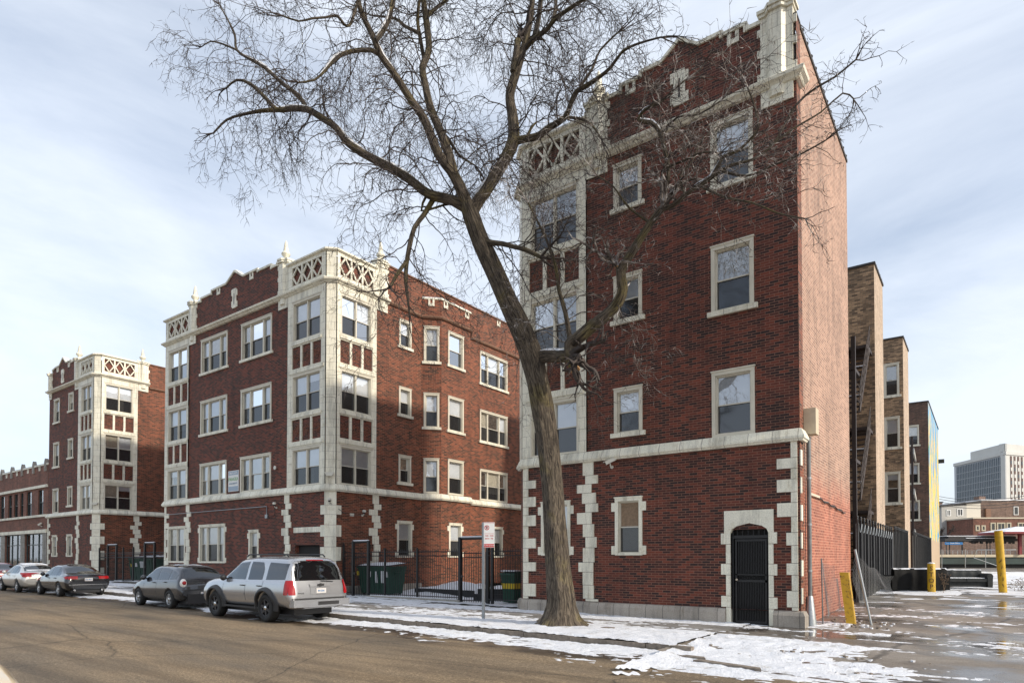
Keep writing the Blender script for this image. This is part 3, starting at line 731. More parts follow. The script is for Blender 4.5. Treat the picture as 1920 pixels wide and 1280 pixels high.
# downspout with hopper box and boot, beside the corner
px, py = .09, .62
mb.tube([(px, py, .75), (px, py, 4.9)], .055, 'grey_pipe', 10); mb.lathe((px, py, 0), [(.17, -.02), (.155, .1), (.08, .74), (.06, .78)], 'galvanised', 14)
for z in (1.4, 2.6, 3.8): mb.lathe((px, py, z), [(.066, 0), (.066, .05)], 'galvanised', 10)
mb.build('downspout', A)
mb = MB(); mb.box((.01, .46, 4.95), (.30, .82, 5.62), 'beige_box'); mb.build('junction_box', A)
mb = MB(); mb.box((.0, .9, 3.42), (.07, 2.1, 3.48), 'cream_conduit')
pts = [(0.03, 2.1+k*.35, 3.44-.015*k+.03*math.sin(k*2.1)) for k in range(13)]
mb.tube(pts, .018, 'cable', 5); mb.tube([(p[0]+.02, p[1], p[2]-.03+.015*math.cos(i*1.7)) for i, p in enumerate(pts)], .012, 'cable', 5)
mb.build('wall_conduit', A)

# ================================================================== building B (middle)
B = empty('brick_apartment_building', (-27, 6, 0), 'long middle dark red brick block with cream corner tower and a property sign', 'building', 'red brick apartment blocks with cream stone corners')
YB = .5; XS = -19.35; XL = -34.35; XC = -19.65
fb = Fr((0, YB), (1, 0), (0, -1)); fbs = Fr((XS, 0), (0, 1), (1, 0))
spB = []
for s0, s1 in ((-30.42, -27.76), (-26.46, -23.80)):
    spB.append((s0, s1, 5.04, 6.84, dict(sill=False, lights=3)))
    for z0, z1 in ((8.30, 10.24), (11.62, 13.58)): spB.append((s0, s1, z0, z1, dict(lights=3)))
spBg = [(-33.95, -31.95, 1.50, 3.55, dict(sill=False, lugs=True, lights=2)), (-30.45, -27.85, 1.50, 3.55, dict(sill=False, lugs=True, lights=3)), (-25.65, -24.80, 1.62, 3.16, dict(sill=False, lugs=True))]
mb = MB()
wall(mb, fb, -31.7, -22.45, 4.9, 14.22, hs(spB), 'brick_face')
wall(mb, fb, XL, XC, .3, 4.9, hs(spBg)+[(-21.85, -20.05, 1.55, 2.35)], 'brick_face', reveal=.25)
mb.box((-21.85, -.26, 1.55), (-20.05, -.22, 2.35), 'room_dark', fb)
fch = Fr((XC, YB), (1, 1), (1, -1)); LC = .424
spS = [(4.58, 5.42, z0, z1, dict()) for z0, z1 in ((5.36, 6.85), (8.72, 10.22), (12.12, 13.58))]
spSg = [(4.5, 5.5, 1.80, 3.60, dict(sill=False, lugs=True))]
spS2 = [(10.85, 13.46, 5.06, 6.85, dict(sill=False, lights=3)), (10.85, 13.46, 8.33, 10.25, dict(lights=3)), (10.85, 13.46, 11.66, 13.62, dict(lights=3)), (15.2, 17.2, 5.06, 6.85, dict(sill=False, lights=2)), (15.2, 17.2, 8.33, 10.25, dict(lights=2))]
spS2g = [(12.1, 13.0, 1.80, 3.60, dict(sill=False, lugs=True))]
wall(mb, fbs, 3.1, 6.15, 4.9, 15.9, hs(spS), 'brick_side'); wall(mb, fbs, .8, 6.15, .3, 4.9, hs(spSg), 'brick_side')
wall(mb, fbs, 9.95, 22, .3, 15.9, hs(spS2)+hs(spS2g), 'brick_side')
wall(mb, fbs, 6.15, 9.95, 14.9, 15.9, [], 'brick_side')
f1 = Fr((XS, 6.15), (.7, .75), (.75, -.7)); l1 = math.hypot(.7, .75)
f2 = Fr((XS+.7, 0), (0, 1), (1, 0))
f3 = Fr((XS+.7, 9.2), (-.7, .75), (.75, .7))
spC1 = [(.12, .92, 5.06, 6.87, dict(sill=False)), (.12, .92, 8.33, 10.22, dict()), (.12, .92, 11.70, 13.66, dict())]
spC2 = [(7.38, 8.62, 5.06, 6.92, dict(sill=False)), (7.38, 8.62, 8.30, 10.22, dict()), (7.38, 8.62, 11.72, 13.62, dict())]
spC2g = [(7.48, 8.5, 1.80, 3.60, dict(sill=False, lugs=True))]
wall(mb, f1, 0, l1, .3, 15.05, hs(spC1), 'brick_side'); wall(mb, f2, 6.9, 9.2, .3, 15.05, hs(spC2)+hs(spC2g), 'brick_side'); wall(mb, f3, 0, l1, .3, 15.05, [], 'brick_side')
wall(mb, fch, 0, LC, .3, 4.9, [], 'brick_face')
for a, b in (((XL, YB), (XL, 22)), ((XL, 22), (XS, 22))): mb.face([(*a, -.2), (*b, -.2), (*b, 15.4), (*a, 15.4)], 'brick_side')
mb.face([(XL, YB, 15.2), (XC, YB, 15.2), (XS, .8, 15.2), (XS, 22, 15.2), (XL, 22, 15.2)], 'roof_tar')
mb.face([(XS, 6.15, 14.9), (XS+.7, 6.9, 14.9), (XS+.7, 9.2, 14.9), (XS, 9.95, 14.9)], 'snow')
mb.build('wall', B)
pathB = [(XL, 4), (XL, YB), (XC, YB), (XS, .8), (XS, 6.15), (XS+.7, 6.9), (XS+.7, 9.2), (XS, 9.95), (XS, 22)]
mb = MB(); sweep(mb, pathB, BELT, 'terracotta_trim'); mb.build('belt_course', B)
mb = MB()
CORS = [(0, 14.02), (.08, 14.04), (.13, 14.10), (.14, 14.16), (.03, 14.20), (0, 14.20)]
sweep(mb, [(XL, 4), (XL, YB), (XC, YB), (XS, .8), (XS, 3.85)], CORN, 'terracotta_trim')
sweep(mb, [(XS, 3.86), (XS, 6.15), (XS+.7, 6.9), (XS+.7, 9.2), (XS, 9.95), (XS, 22)], CORS, 'coping_tile')
COPT = [(-.3, 15.88), (.05, 15.88), (.07, 15.93), (.03, 15.97), (-.3, 15.97)]
sweep(mb, [(XS, 3.8), (XS, 22)], COPT, 'coping_tile')
sweep(mb, [(XS, 6.2), (XS+.7, 6.9), (XS+.7, 9.2), (XS, 9.95)], [(-.12, 15.05), (.05, 15.05), (.06, 15.12), (-.12, 15.12)], 'terracotta_trim')
sweep(mb, [(XS, 6.2), (XS+.7, 6.9), (XS+.7, 9.2), (XS, 9.95)], [(-.10, 15.121), (.03, 15.121), (.0, 15.18), (-.08, 15.18)], 'snow')
for pth in ([(XL, 4), (XL, YB), (-31.7, YB)], [(-22.5, YB), (XC, YB), (XS, .8), (XS, 3.1)]):
    sweep(mb, pth, COPE, 'terracotta_trim'); sweep(mb, pth, SNOWC, 'snow')
mb.build('cornice', B)
mb = MB(); P = [(.0, -.2), (.10, -.2), (.10, .38), (.05, .48), (0, .5)]
sweep(mb, [(XL, 2), (XL, YB), (XC, YB), (XS, .8), (XS, 6.15)], P, 'plinth_stone'); mb.build('plinth', B)
bay_upper(B, fb, XL, -31.7, .32, .10); bay_upper(B, fb, -22.45, XC, .34, .30)
bay_upper(B, fbs, .8, 3.1, .18, .25)
mb = MB(); wall(mb, fch, 0, LC, 5.0, 15.42, [], 'terracotta', d=.05); mb.build('corner_pier', B)
for a_ in ((fb, -31.7, 'both'), (fb, -22.5, 'both'), (fb, XL+.08, 'left'), (fbs, 3.1, 'both')): mb = MB(); quoins(mb, a_[0], a_[1], .5, 4.72, a_[2]); mb.build('quoin', B)
mb = MB()
z = 4.72; k = 0
while z > .52:      # chamfered corner blocks wrap both faces
    h = min((.62, .42, .46, .52, .45, .62, .5, .45)[k % 8], z-.5); e = 0 if k % 2 == 0 else .27
    mb.prism([(XC-.03-e, YB-.04), (XC, YB-.04), (XS+.04, .8), (XS+.04, .83+e), (XS-.1, .83+e), (XC-.03-e, YB+.1)], z-h+.012, z, 'block_stone', lambda u, v, w_: Vector((u, v, w_))); z -= h; k += 1
mb.build('quoin', B)
mb = MB(); mb.box((-21.92, 0, 2.92), (-19.88, .045, 3.16), 'terracotta', fb); mb.build('stone_band', B)
mb = MB()
gable(mb, fb, -30.98, -23.25, -27.1, [(-30.98, 15.72), (-30.5, 15.72), (-30.5, 15.86), (-29.4, 15.86), (-29.4, 16.02), (-27.95, 16.02), (-27.15, 16.48), (-26.35, 16.02), (-25.05, 16.02), (-25.05, 15.92), (-23.9, 15.92), (-23.9, 15.76), (-23.25, 15.76)])
plaque(mb, fb, -27.15, 15.1)
for s, z in ((-28.7, 16.02), (-25.6, 16.02)): notch_stone(mb, fb, s, z)
mb.build('parapet_gable', B)
for f_, s_, z_ in ((f1, .5, 15.05), (f2, 7.2, 15.05), (f2, 8.9, 15.05), (fbs, 12.6, 15.85)): mb = MB(); notch_stone(mb, f_, s_, z_); mb.build('notch_stone', B)
for x0, x1 in ((-31.7, -30.98), (-23.25, -22.5)):
    mb = MB(); turret(mb, x0, x1, fb, z1=15.7); mb.build('turret', B); pinnacle(B, ((x0+x1)/2, YB+.1, 15.88))
mb = MB(); turret(mb, 3.12, 3.8, fbs, z1=15.78); mb.build('turret', B); pinnacle(B, (XS-.1, 3.46, 15.96))
for f_, sp in ((fb, spB), (fb, spBg), (fbs, spS), (fbs, spSg), (fbs, spS2), (fbs, spS2g), (f1, spC1), (f2, spC2), (f2, spC2g)): front_windows(B, f_, sp)
mb = MB()
mb.tube([fb(-34.2, .03, 4.25), fb(-24.1, .03, 4.25), fb(-24.1, .03, 3.78)], .02, 'galvanised', 6)
mb.box((-24.2, 0, 3.68), (-24.0, .07, 3.86), 'galvanised', fb)
mb.tube([fb(-24.0, .04, 3.76), fb(-23.6, .04, 3.76), fb(-23.45, .04, 3.85), fb(-23.4, .05, 4.2)], .014, 'cable', 5)
mb.tube([fch(.2, .05, 4.2), fbs(1.0, .06, 3.9), fbs(1.4, .05, 3.7), fbs(2.2, .05, 3.72)], .014, 'cable', 5)
mb.box((1.6, 0, 3.66), (1.8, .06, 3.78), 'white_plastic', fbs)
mb.build('wall_conduit', B)

# ================================================================== building C (third along)
Cb = empty('brick_apartment_building', (-48, 5, 0), 'narrow dark red brick block between the low shop building and the middle block', 'building', 'red brick apartment blocks with cream stone corners')
XL3, XC3, XS3 = -52.45, -44.4, -44.1
fc = Fr((0, YB), (1, 0), (0, -1)); fcs = Fr((XS3, 0), (0, 1), (1, 0)); fcc = Fr((XC3, YB), (1, 1), (1, -1))
spC = [(-51.5, -50.42, 5.04, 6.85, dict(sill=False)), (-51.5, -50.42, 8.33, 10.24, dict()), (-51.5, -50.42, 11.60, 13.45, dict())]
for z0, z1 in ((5.36, 6.85), (8.76, 10.24), (12.1, 13.5)): spC.append((-48.75, -47.88, z0, z1, dict()))
spCg = [(-51.5, -50.6, 1.86, 3.45, dict(sill=False, lugs=True)), (-48.75, -47.85, 1.86, 3.45, dict(sill=False, lugs=True))]
mb = MB()
wall(mb, fc, XL3, -46.9, 4.9, 14.22, hs(spC), 'brick_face'); wall(mb, fc, XL3, XC3, .3, 4.9, hs(spCg), 'brick_face')
wall(mb, fcs, 3.1, 14, 4.9, 15.55, [], 'brick_side'); wall(mb, fcs, .8, 14, .3, 4.9, [], 'brick_side'); wall(mb, fcc, 0, LC, .3, 4.9, [], 'brick_face')
for a, b in (((XL3, YB), (XL3, 14)), ((XL3, 14), (XS3, 14))): mb.face([(*a, -.2), (*b, -.2), (*b, 15.4), (*a, 15.4)], 'brick_side')
mb.face([(XL3, YB, 15.1), (XC3, YB, 15.1), (XS3, .8, 15.1), (XS3, 14, 15.1), (XL3, 14, 15.1)], 'roof_tar')
mb.build('wall', Cb)
mb = MB(); sweep(mb, [(XL3, 4), (XL3, YB), (XC3, YB), (XS3, .8), (XS3, 14)], BELT, 'terracotta_trim'); mb.build('belt_course', Cb)
mb = MB(); sweep(mb, [(XL3, 4), (XL3, YB), (XC3, YB), (XS3, .8), (XS3, 3.85)], CORN, 'terracotta_trim')
sweep(mb, [(XS3, 3.86), (XS3, 14)], [(d, z-.25) for d, z in CORS], 'coping_tile'); sweep(mb, [(XS3, 3.8), (XS3, 14)], [(d, z-.35) for d, z in COPT], 'coping_tile')
pth = [(-46.95, YB), (XC3, YB), (XS3, .8), (XS3, 3.1)]; sweep(mb, pth, COPE, 'terracotta_trim'); sweep(mb, pth, SNOWC, 'snow'); mb.build('cornice', Cb)
bay_upper(Cb, fc, -46.9, XC3, .42, .26); bay_upper(Cb, fcs, .8, 3.1, .18, .25)
mb = MB(); wall(mb, fcc, 0, LC, 5.0, 15.42, [], 'terracotta', d=.05); mb.build('corner_pier', Cb)
for a_ in ((fc, -46.9, 'both'), (fc, XL3+.08, 'left'), (fcs, 3.1, 'both')): mb = MB(); quoins(mb, a_[0], a_[1], .3, 4.72, a_[2]); mb.build('quoin', Cb)
mb = MB()
z = 4.72; k = 0
while z > .35:
    h = min((.62, .42, .46, .52, .45, .62, .5, .45)[k % 8], z-.3); e = 0 if k % 2 == 0 else .27
    mb.prism([(XC3-.03-e, YB-.04), (XC3, YB-.04), (XS3+.04, .8), (XS3+.04, .83+e), (XS3-.1, .83+e), (XC3-.03-e, YB+.1)], z-h+.012, z, 'block_stone', lambda u, v, w_: Vector((u, v, w_))); z -= h; k += 1
mb.build('quoin', Cb)
mb = MB()
gable(mb, fc, -51.95, -47.62, -49.8, [(-51.95, 15.66), (-51.2, 15.78), (-50.6, 15.78), (-49.95, 16.25), (-49.3, 15.80), (-48.4, 15.80), (-48.4, 15.66), (-47.62, 15.66)])
plaque(mb, fc, -49.95, 14.95); notch_stone(mb, fc, -50.9, 15.75); notch_stone(mb, fc, -48.8, 15.75); mb.build('parapet_gable', Cb)
mb = MB(); turret(mb, -47.62, -46.95, fc, z1=15.55); mb.build('turret', Cb); pinnacle(Cb, (-47.28, YB+.1, 15.73))
mb = MB(); turret(mb, -52.45, -51.95, fc, z1=15.3); mb.build('turret', Cb)
mb = MB(); turret(mb, 3.12, 3.8, fcs, z1=15.45); mb.build('turret', Cb); pinnacle(Cb, (XS3-.1, 3.46, 15.63))
for f_, sp in ((fc, spC), (fc, spCg)): front_windows(Cb, f_, sp)

# ================================================================== shop building at the left edge
S = empty('shop_building', (-62, 6, 0), 'low two storey red brick shop building with a notched parapet and tall shop windows', 'building')
SX0, SX1 = -74, -52.5; fsB = Fr((0, YB), (1, 0), (0, -1))
ups = []; x = -53.3
up = [(-54.5, -53.45), (-57.0, -55.9), (-58.45, -57.75), (-59.9, -59.0), (-61.3, -60.4), (-63.3, -62.2), (-65.6, -64.6), (-67.4, -66.6), (-69.5, -68.4), (-71.6, -70.6)]
holes = [(a, b, 5.05, 6.95) for a, b in up]
shops = [(-57.2, -53.35), (-61.9, -58.1), (-66.6, -62.8), (-71.3, -67.5)]
holes += [(a, b, .55, 3.65) for a, b in shops]
mb = MB(); wall(mb, fsB, SX0, SX1, -.1, 8.75, holes, 'brick_store', reveal=.2)
for a, b in (((SX0, YB), (SX0, 14)), ((SX0, 14), (SX1, 14)), ((SX1, 14), (SX1, YB))): mb.face([(*a, -.2), (*b, -.2), (*b, 8.6), (*a, 8.6)], 'brick_store')
mb.face([(SX0, YB, 8.2), (SX1, YB, 8.2), (SX1, 14, 8.2), (SX0, 14, 8.2)], 'snow'); mb.build('wall', S)
mb = MB()
for (z0, z1, d) in ((7.08, 7.28, .12), (4.88, 5.05, .10), (3.66, 3.92, .12), (8.75, 8.86, .06)): mb.box((SX0, -.01, z0), (SX1, d, z1), 'terracotta_trim', fsB)
for a, b in zip([(-53.35, -52.55)]+[(shops[k+1][1], shops[k][0]) for k in range(3)], range(4)):
    mb.box((a[0]+.02, -.01, 0), (a[1]-.02, .06, 3.66), 'grey_stone', fsB)
for k in range(17):
    s = -53.0-k*1.25
    if k % 2 == 0: mb.prism([(s-.18, 8.3), (s+.18, 8.3), (s+.18, 8.95), (s, 9.25), (s-.18, 8.95)], -.15, .08, 'grey_stone', lambda u, v, w_: fsB(u, w_, v))
    else: notch_stone(mb, fsB, s, 8.75)
mb.box((SX0, -.3, 8.862), (SX1, .03, 8.90), 'snow', fsB); mb.build('cornice', S)
for a, b in up:
    w = MB(); m_ = 6.0
    w.box((a, -.16, 5.05), (a+.05, -.08, 6.95), 'dark_frame', fsB); w.box((b-.05, -.16, 5.05), (b, -.08, 6.95), 'dark_frame', fsB); w.box((a, -.155, m_-.03), (b, -.085, m_+.03), 'dark_frame', fsB)
    w.box((a, -.6, 5.05), (b, -.58, 6.95), 'room_dark', fsB); o = w.build('window', S)
    w = MB(); w.box((a+.05, -.13, m_), (b-.05, -.125, 6.95), 'pane_glass', fsB); w.box((a+.05, -.14, 5.05), (b-.05, -.135, m_), 'screen_glass', fsB); w.build('pane', o)
    w = MB(); w.box((a, -.2, m_), (b, -.19, 6.95), 'blind', fsB); w.build('blind', o)
for a, b in shops:
    w = MB(); n = 3; ww = (b-a)/n
    for k in range(n+1): w.box((a+k*ww-.05 if k else a, -.18, .55), (a+k*ww+.05 if k < n else b, -.10, 3.65), 'dark_frame', fsB)
    for z in (.55, 2.75, 3.58): w.box((a, -.175, z), (b, -.105, z+.07), 'dark_frame', fsB)
    w.box((a+ww+.05, -.19, .6), (a+ww*1.9, -.16, 3.6), 'dark_frame', fsB)
    w.box((a, -2.2, .3), (b, -2.15, 3.6), 'cardboard', fsB); w.box((a+.3, -1.5, .55), (b-.4, -1.0, 1.3), 'blind', fsB)
    o = w.build('shop_window', S); w = MB(); w.box((a+.05, -.15, .6), (b-.05, -.145, 3.6), 'pane_glass', fsB); w.build('pane', o)

# ================================================================== blocks across the lot, right
def block(label, y0, y1, z1, wins, side='brick_tan_side', face='brick_tan', x0=-12, back=None):
    o = empty('brick_apartment_building', (-5, (y0+y1)/2, 0), label, 'building')
    f = Fr((0, y0), (1, 0), (0, -1)); fsd = Fr((0, 0), (0, 1), (1, 0))
    mb = MB(); wall(mb, f, x0, 0, -.2, z1, [hole_of(*w[:4]) for w in wins], face); wall(mb, fsd, y0, y1, -.2, z1, [], side)
    for a, b in (((x0, y0), (x0, y1)), ((x0, y1), (0, y1))): mb.face([(*a, -.2), (*b, -.2), (*b, z1), (*a, z1)], face)
    mb.face([(x0, y0, z1-.3), (0, y0, z1-.3), (0, y1, z1-.3), (x0, y1, z1-.3)], 'roof_tar')
    mb.build('wall', o)
    mb = MB(); mb.box((x0, -.25, z1-.02), (.05, .05, z1+.08), 'coping_dark', f); mb.box((y0+.25, -.25, z1-.02), (y1, .05, z1+.08), 'coping_dark', fsd)
    y = y0+.5
    while y < y1: mb.lathe((.02, y, z1+.09), [(.025, -.05), (.04, 0), (.025, .05)], 'coping_dark', 8, 'y'); y += .6
    mb.build('coping', o)
    for w in wins: window(o, f, *w[:4], **(w[4] if len(w) > 4 else {}))
    return o, f
Rb1, fr1 = block('tan brick block with zigzag fire escape stairs, directly behind the pink side wall', 14.4, 17.3, 14.62, [])
Rb2, fr2 = block('tan brick block with a column of three single windows, second behind the nearest building', 26.64, 29.9, 14.80, [(-1.0, -.2, z0, z1) for z0, z1 in ((4.9, 6.88), (8.2, 10.16), (11.3, 13.36))])
Rb3, fr3 = block('brown brick block painted with a colourful mural on its side wall', 47.7, 62.5, 15.15, [(-1.6, -.68, z0, z1) for z0, z1 in ((4.95, 6.75), (8.1, 9.95), (11.4, 13.25))], side='mural', face='brick_brown')
mb = MB()
for z in (4.0, 7.4, 10.8):
    mb.box((-1.3, 47.0, z), (-.9, 47.7, z+.1), 'brown_iron')
for z in (4.0, 7.4): mb.tube([(-1.1, 46.0, z+.1), (-1.1, 47.6, z+3.3)], .06, 'brown_iron', 5)
mb.box((-1.15, 45.9, 1), (-1.0, 46.05, 12), 'brown_iron')
for z in (3.7, 7.1, 10.5): mb.prism([(45.9, z), (47.6, z-.5), (47.6, z-.2), (45.9, z+.5)], -1.0, -.9, 'siding', lambda u, v, w_: Vector((w_, u, v)))
mb.build('fire_escape', Rb3)
mb = MB(); mb.box((-.05, 62.3, 11.6), (.5, 62.5, 12.0), 'dark_metal'); mb.build('wall_lamp', Rb3)
# fire escape, three flights rising away from the camera
fe = MB()
fe.box((-.22, 9.55, .1), (-.08, 9.70, 10.1), 'brown_iron'); fe.box((-1.6, 9.56, .1), (-1.47, 9.69, 10.1), 'brown_iron')
for z in (3.75, 7.25, 10.7):
    fe.box((-1.6, 12.9, z-.12), (-.1, 14.35, z), 'brown_iron')
    fe.box((-1.6, 9.5, z-1.75-.12), (-.1, 10.7, z-1.75), 'brown_iron') if z > 4 else None
o_fe = fe.build('fire_escape', Rb1)
for i, z in enumerate((3.75, 7.25, 10.7)):
    st = MB(); y0_, z0_ = 10.7, z-3.25; y1_, z1_ = 13.6, z
    for xx in (-.12, -.85):
        st.tube([(xx, y0_, z0_), (xx, y1_, z1_)], .045, 'brown_iron', 4)
    for k in range(14):
        t = k/13; st.box((-.85, y0_+(y1_-y0_)*t-.12, z0_+(z1_-z0_)*t-.02), (-.12, y0_+(y1_-y0_)*t+.12, z0_+(z1_-z0_)*t+.02), 'brown_iron')
    for k in (3, 9): st.box((-.8, y0_+(y1_-y0_)*k/13-.1, z0_+(z1_-z0_)*k/13+.021), (-.15, y0_+(y1_-y0_)*k/13+.1, z0_+(z1_-z0_)*k/13+.07), 'snow')
    st.build('stair', o_fe)
    rl = MB()
    for h in (.35, .65, .95): rl.tube([(-.1, y0_, z0_+h), (-.1, y1_, z1_+h)], .018, 'brown_iron', 4)
    for k in range(8):
        t = k/7; y = y0_+(y1_-y0_)*t; zz = z0_+(z1_-z0_)*t; rl.tube([(-.1, y, zz), (-.1, y, zz+.95)], .014, 'brown_iron', 4)
    for h in (.35, .65, .95): rl.tube([(-.1, 9.6, z-1.75+h-1.5), (-.1, 10.7, z0_+h)], .016, 'brown_iron', 4)
    rl.build('rail', o_fe)
# ================================================================== ground
SL = -.004
def kerb_y(x): return -5.28-.036*x
def sstep(t): t = max(0, min(1, t)); return t*t*(3-2*t)
def gz(x, y):
    z = SL*x
    if y > 0 and x > -.3: z += .03*min(y, 15)
    if x > -1.6: z -= .115*sstep((-3.3-y)/2.2)*sstep((x+1.6)/1.2)
    return z
def road_z(x): return SL*x-.12
def struct(mb, name, label=None, kind='structure'):
    o = mb.build(name); o['kind'] = kind
    if label: o['label'] = label
    return o
mb = MB(); mb.face([(-2500, -2500, -1.2), (2500, -2500, -1.2), (2500, 2500, -.4), (-2500, 2500, -.4)], 'lot'); struct(mb, 'ground')
mb = MB(); rows = []
for x in (-300, -60, -2, 6, 60, 200): rows.append([(x, -60, road_z(x)), (x, kerb_y(min(x, 8))+.05 if x < 20 else -5.9, road_z(x))])
mb.grid(rows, 'asphalt', smooth=False); struct(mb, 'road')
mb = MB()
xs = [-300, -60, -40, -20, -10, -5, -2, -1.35]
rows = [[(x, kerb_y(x)+.16, SL*x), (x, -2.9, SL*x), (x, 0.02, SL*x), (x, 25, SL*x)] for x in xs]
mb.grid(rows, 'walk', smooth=False); struct(mb, 'pavement')
mb = MB()
xs = [-1.35, -.9, -.4, -.1, .3, .8, 1.5, 2.5, 4, 6, 10, 20, 60, 150]; ys = [-5.62, -5.3, -4.8, -4.3, -3.8, -3.3, -2, -1, 0, 2, 5, 8, 11, 15, 25, 60, 120]
rows = [[(x, y-(.12 if y == ys[0] and x < 0 else 0), gz(x, y) if x >= -.3 or y <= 0 else SL*x-.0) for y in ys] for x in xs]
mb.grid(rows, 'lot', smooth=True); struct(mb, 'parking_lot')
# kerb in separate stones, last ones broken and sunk
mb = MB(); r = random.Random(3); x = -60
while x < -1.0:
    l = 2.4 if x < -12 else r.uniform(.9, 1.5); l = min(l, -.95-x+.1); y0 = kerb_y(x); y1 = kerb_y(x+l); dz = 0 if x < -3.2 else r.uniform(-.035, .01); dy = 0 if x < -3.2 else r.uniform(-.03, .03)
    P = [(x+.008, y0+dy), (x+l-.008, y1+dy), (x+l-.008, y1+.17+dy), (x+.008, y0+.17+dy)]
    z = SL*x
    mb.prism(P, z-.30, z+.008+dz, 'kerb_stone', lambda u, v, w_: Vector((u, v, w_))); x += l
mb.build('kerb')['kind'] = 'structure'
mb = MB()
for (cx, cy, a, l) in ((.15, -6.15, -.25, 1.3), (-.6, -5.75, -.1, .5)):
    c_, s_ = math.cos(a), math.sin(a)
    mb.prism([(-l/2, -.09), (l/2, -.07), (l/2-.1, .08), (-l/2+.05, .09)], gz(cx, -6)-.04, gz(cx, -6)+.045, 'kerb_stone', lambda u, v, w_: Vector((cx+u*c_-v*s_, cy+u*s_+v*c_, w_)))
o = mb.build('broken_kerb_stone'); tag(o, 'broken kerb stones lying loose at the mouth of the driveway', 'kerb stone')
# ---- snow sheet with real thickness
FOOT = []
_fr = random.Random(31)
for _ in range(150):
    _x = _fr.uniform(-12, 1); FOOT.append((_x, kerb_y(_x)+_fr.uniform(.3, 3.0), _fr.uniform(0, 3.14)))
FGRID = {}
for _p in FOOT: FGRID.setdefault((int(_p[0]//1), int(_p[1]//1)), []).append(_p)
def foot_dent(x, y):
    d = 0
    for i in (-1, 0, 1):
        for j in (-1, 0, 1):
            for (fx, fy, a) in FGRID.get((int(x//1)+i, int(y//1)+j), ()):
                u = (x-fx)*math.cos(a)+(y-fy)*math.sin(a); v = -(x-fx)*math.sin(a)+(y-fy)*math.cos(a)
                q = (u/.15)**2+(v/.06)**2
                if q < 1.6: d = max(d, 1-q/1.6)
    return d
def nz(x, y, s, o=0): return mnoise.noise(Vector((x*s+o, y*s-o, o*.7)))
def snow_t(x, y):
    k = kerb_y(min(x, 1.5)); n = nz(x, y, .9, 3)*.9+nz(x, y, 2.6, 9)*.6+nz(x, y, 7, 21)*.35
    ns = nz(x*.45, y*2.2, 1.0, 5)*.8+nz(x*.6, y*1.8, 3.5, 13)*.7+nz(x, y*1.3, 9, 2)*.6    # streaky
    if x < -1.2:
        if y > k+.10:
            d = 1.35
            vb = -2.45-max(0, min(1.0, (-4-x)*.15))
            if y > vb: d = -.12+.12*math.sin(x*.9)
            if vb-.3 < y <= vb: d = 1.2*(vb-y)/.3+.15
            if y > -.75: d = .5
            if y > .15: d = .9
            if y < k+.22: d = min(d, .45)
            n = ns if y > vb else n*.5
            dd = math.hypot(x+5.05, y+3.2)
            if dd < .6: d = min(d, .2)
        else:
            q = (k-y)
            d = (.38 if q < .6 else .38-(q-.6)*.8); n = ns
            if x > -3: d += .25
            if q > 2.9: return -1
    else:
        n = ns
        if y < 0:
            q = (-5.2-y)
            d = .66-.34*max(0, x)+.25*nz(x, y, 4, 31)
            if y > -2.7: d = -.30
            if y > -.9 and x < 2: d = .10
            if q > 1.2: d -= (q-1.2)*.75
            if q > 3: return -1
            if x > 1.2: d = max(d, -.36) if q < 1.4 else d
        else:
            d = -.42+.02*y
            if y > 12: d = -.02
            if x < 1.0 and y < 2.2: d = .0
            if y > 17: d = .12
            if math.hypot(x-4.3, y-14.0) < 1.1: d = .5
            if math.hypot(x-1.5, y-13.2) < 1.6: d = .4
    return d+n*.75
def sz(x, y):
    if x < -1.2: base = SL*x if y > kerb_y(x)+.0 else road_z(x)
    else:
        base = gz(x, y) if y > -5.6 else max(road_z(x), gz(x, y)-.01)
    return base
def snow_patch(mb, x0, x1, y0, y1, st, mound=None):
    nx = int((x1-x0)/st)+1; ny = int((y1-y0)/st)+1; idx = {}
    T = {}
    for i in range(nx):
        for j in range(ny):
            x = x0+i*st; y = y0+j*st; t = snow_t(x, y)
            m = mound(x, y) if mound else 0
            T[i, j] = (t, m)
    for i in range(nx-1):
        for j in range(ny-1):
            if max(T[i, j][0], T[i+1, j][0], T[i, j+1][0], T[i+1, j+1][0]) < -.05: continue
            zz = [sz(x0+a*st, y0+b*st) for a, b in ((i, j), (i+1, j), (i+1, j+1), (i, j+1))]
            if max(zz)-min(zz) > .06: continue
            q = []
            for (a, b) in ((i, j), (i+1, j), (i+1, j+1), (i, j+1)):
                if (a, b) not in idx:
                    x = x0+a*st; y = y0+b*st; t, m = T[a, b]
                    h = (max(-.02, min(1, t))*.05 if t < 1 else .05)-.03*foot_dent(x, y)*(t > .3)+.012*nz(x, y, 2.2, 6)*max(0, min(1, t))+.008*nz(x, y, 5, 1)*max(0, min(1, t*2))+.007*max(0, t)*nz(x, y, 17, 4)
                    if t < 0: h = t*.10
                    idx[a, b] = len(mb.v); mb.v.append((x, y, sz(x, y)+max(h, -.03)+m))
                q.append(idx[a, b])
            mb.f.append(tuple(q)); mb.m.append(mb.mi('snow')); mb.smooth.add(len(mb.f)-1)
mb = MB()
snow_patch(mb, -13, -1.2, -8.4, 0.0, .055)
snow_patch(mb, -1.2, 6.5, -8.4, 6, .06)
snow_patch(mb, -45, -13, -8, .4, .14)
snow_patch(mb, .2, 25, 6, 60, .3)
def mounds(x, y):
    m = .0
    for (cx, cy, h, w) in ((-15.6, 4.6, .55, 1.3), (-13.4, 5.2, .35, 1.6), (-11.2, 5.0, .6, 1.3), (-9.8, 4.2, .5, 1.0), (-17.4, 4.0, .2, .9)):
        m += h*math.exp(-((x-cx)**2+(y-cy)**2)/w**2)
    return m*(1+.25*nz(x, y, 2, 8))
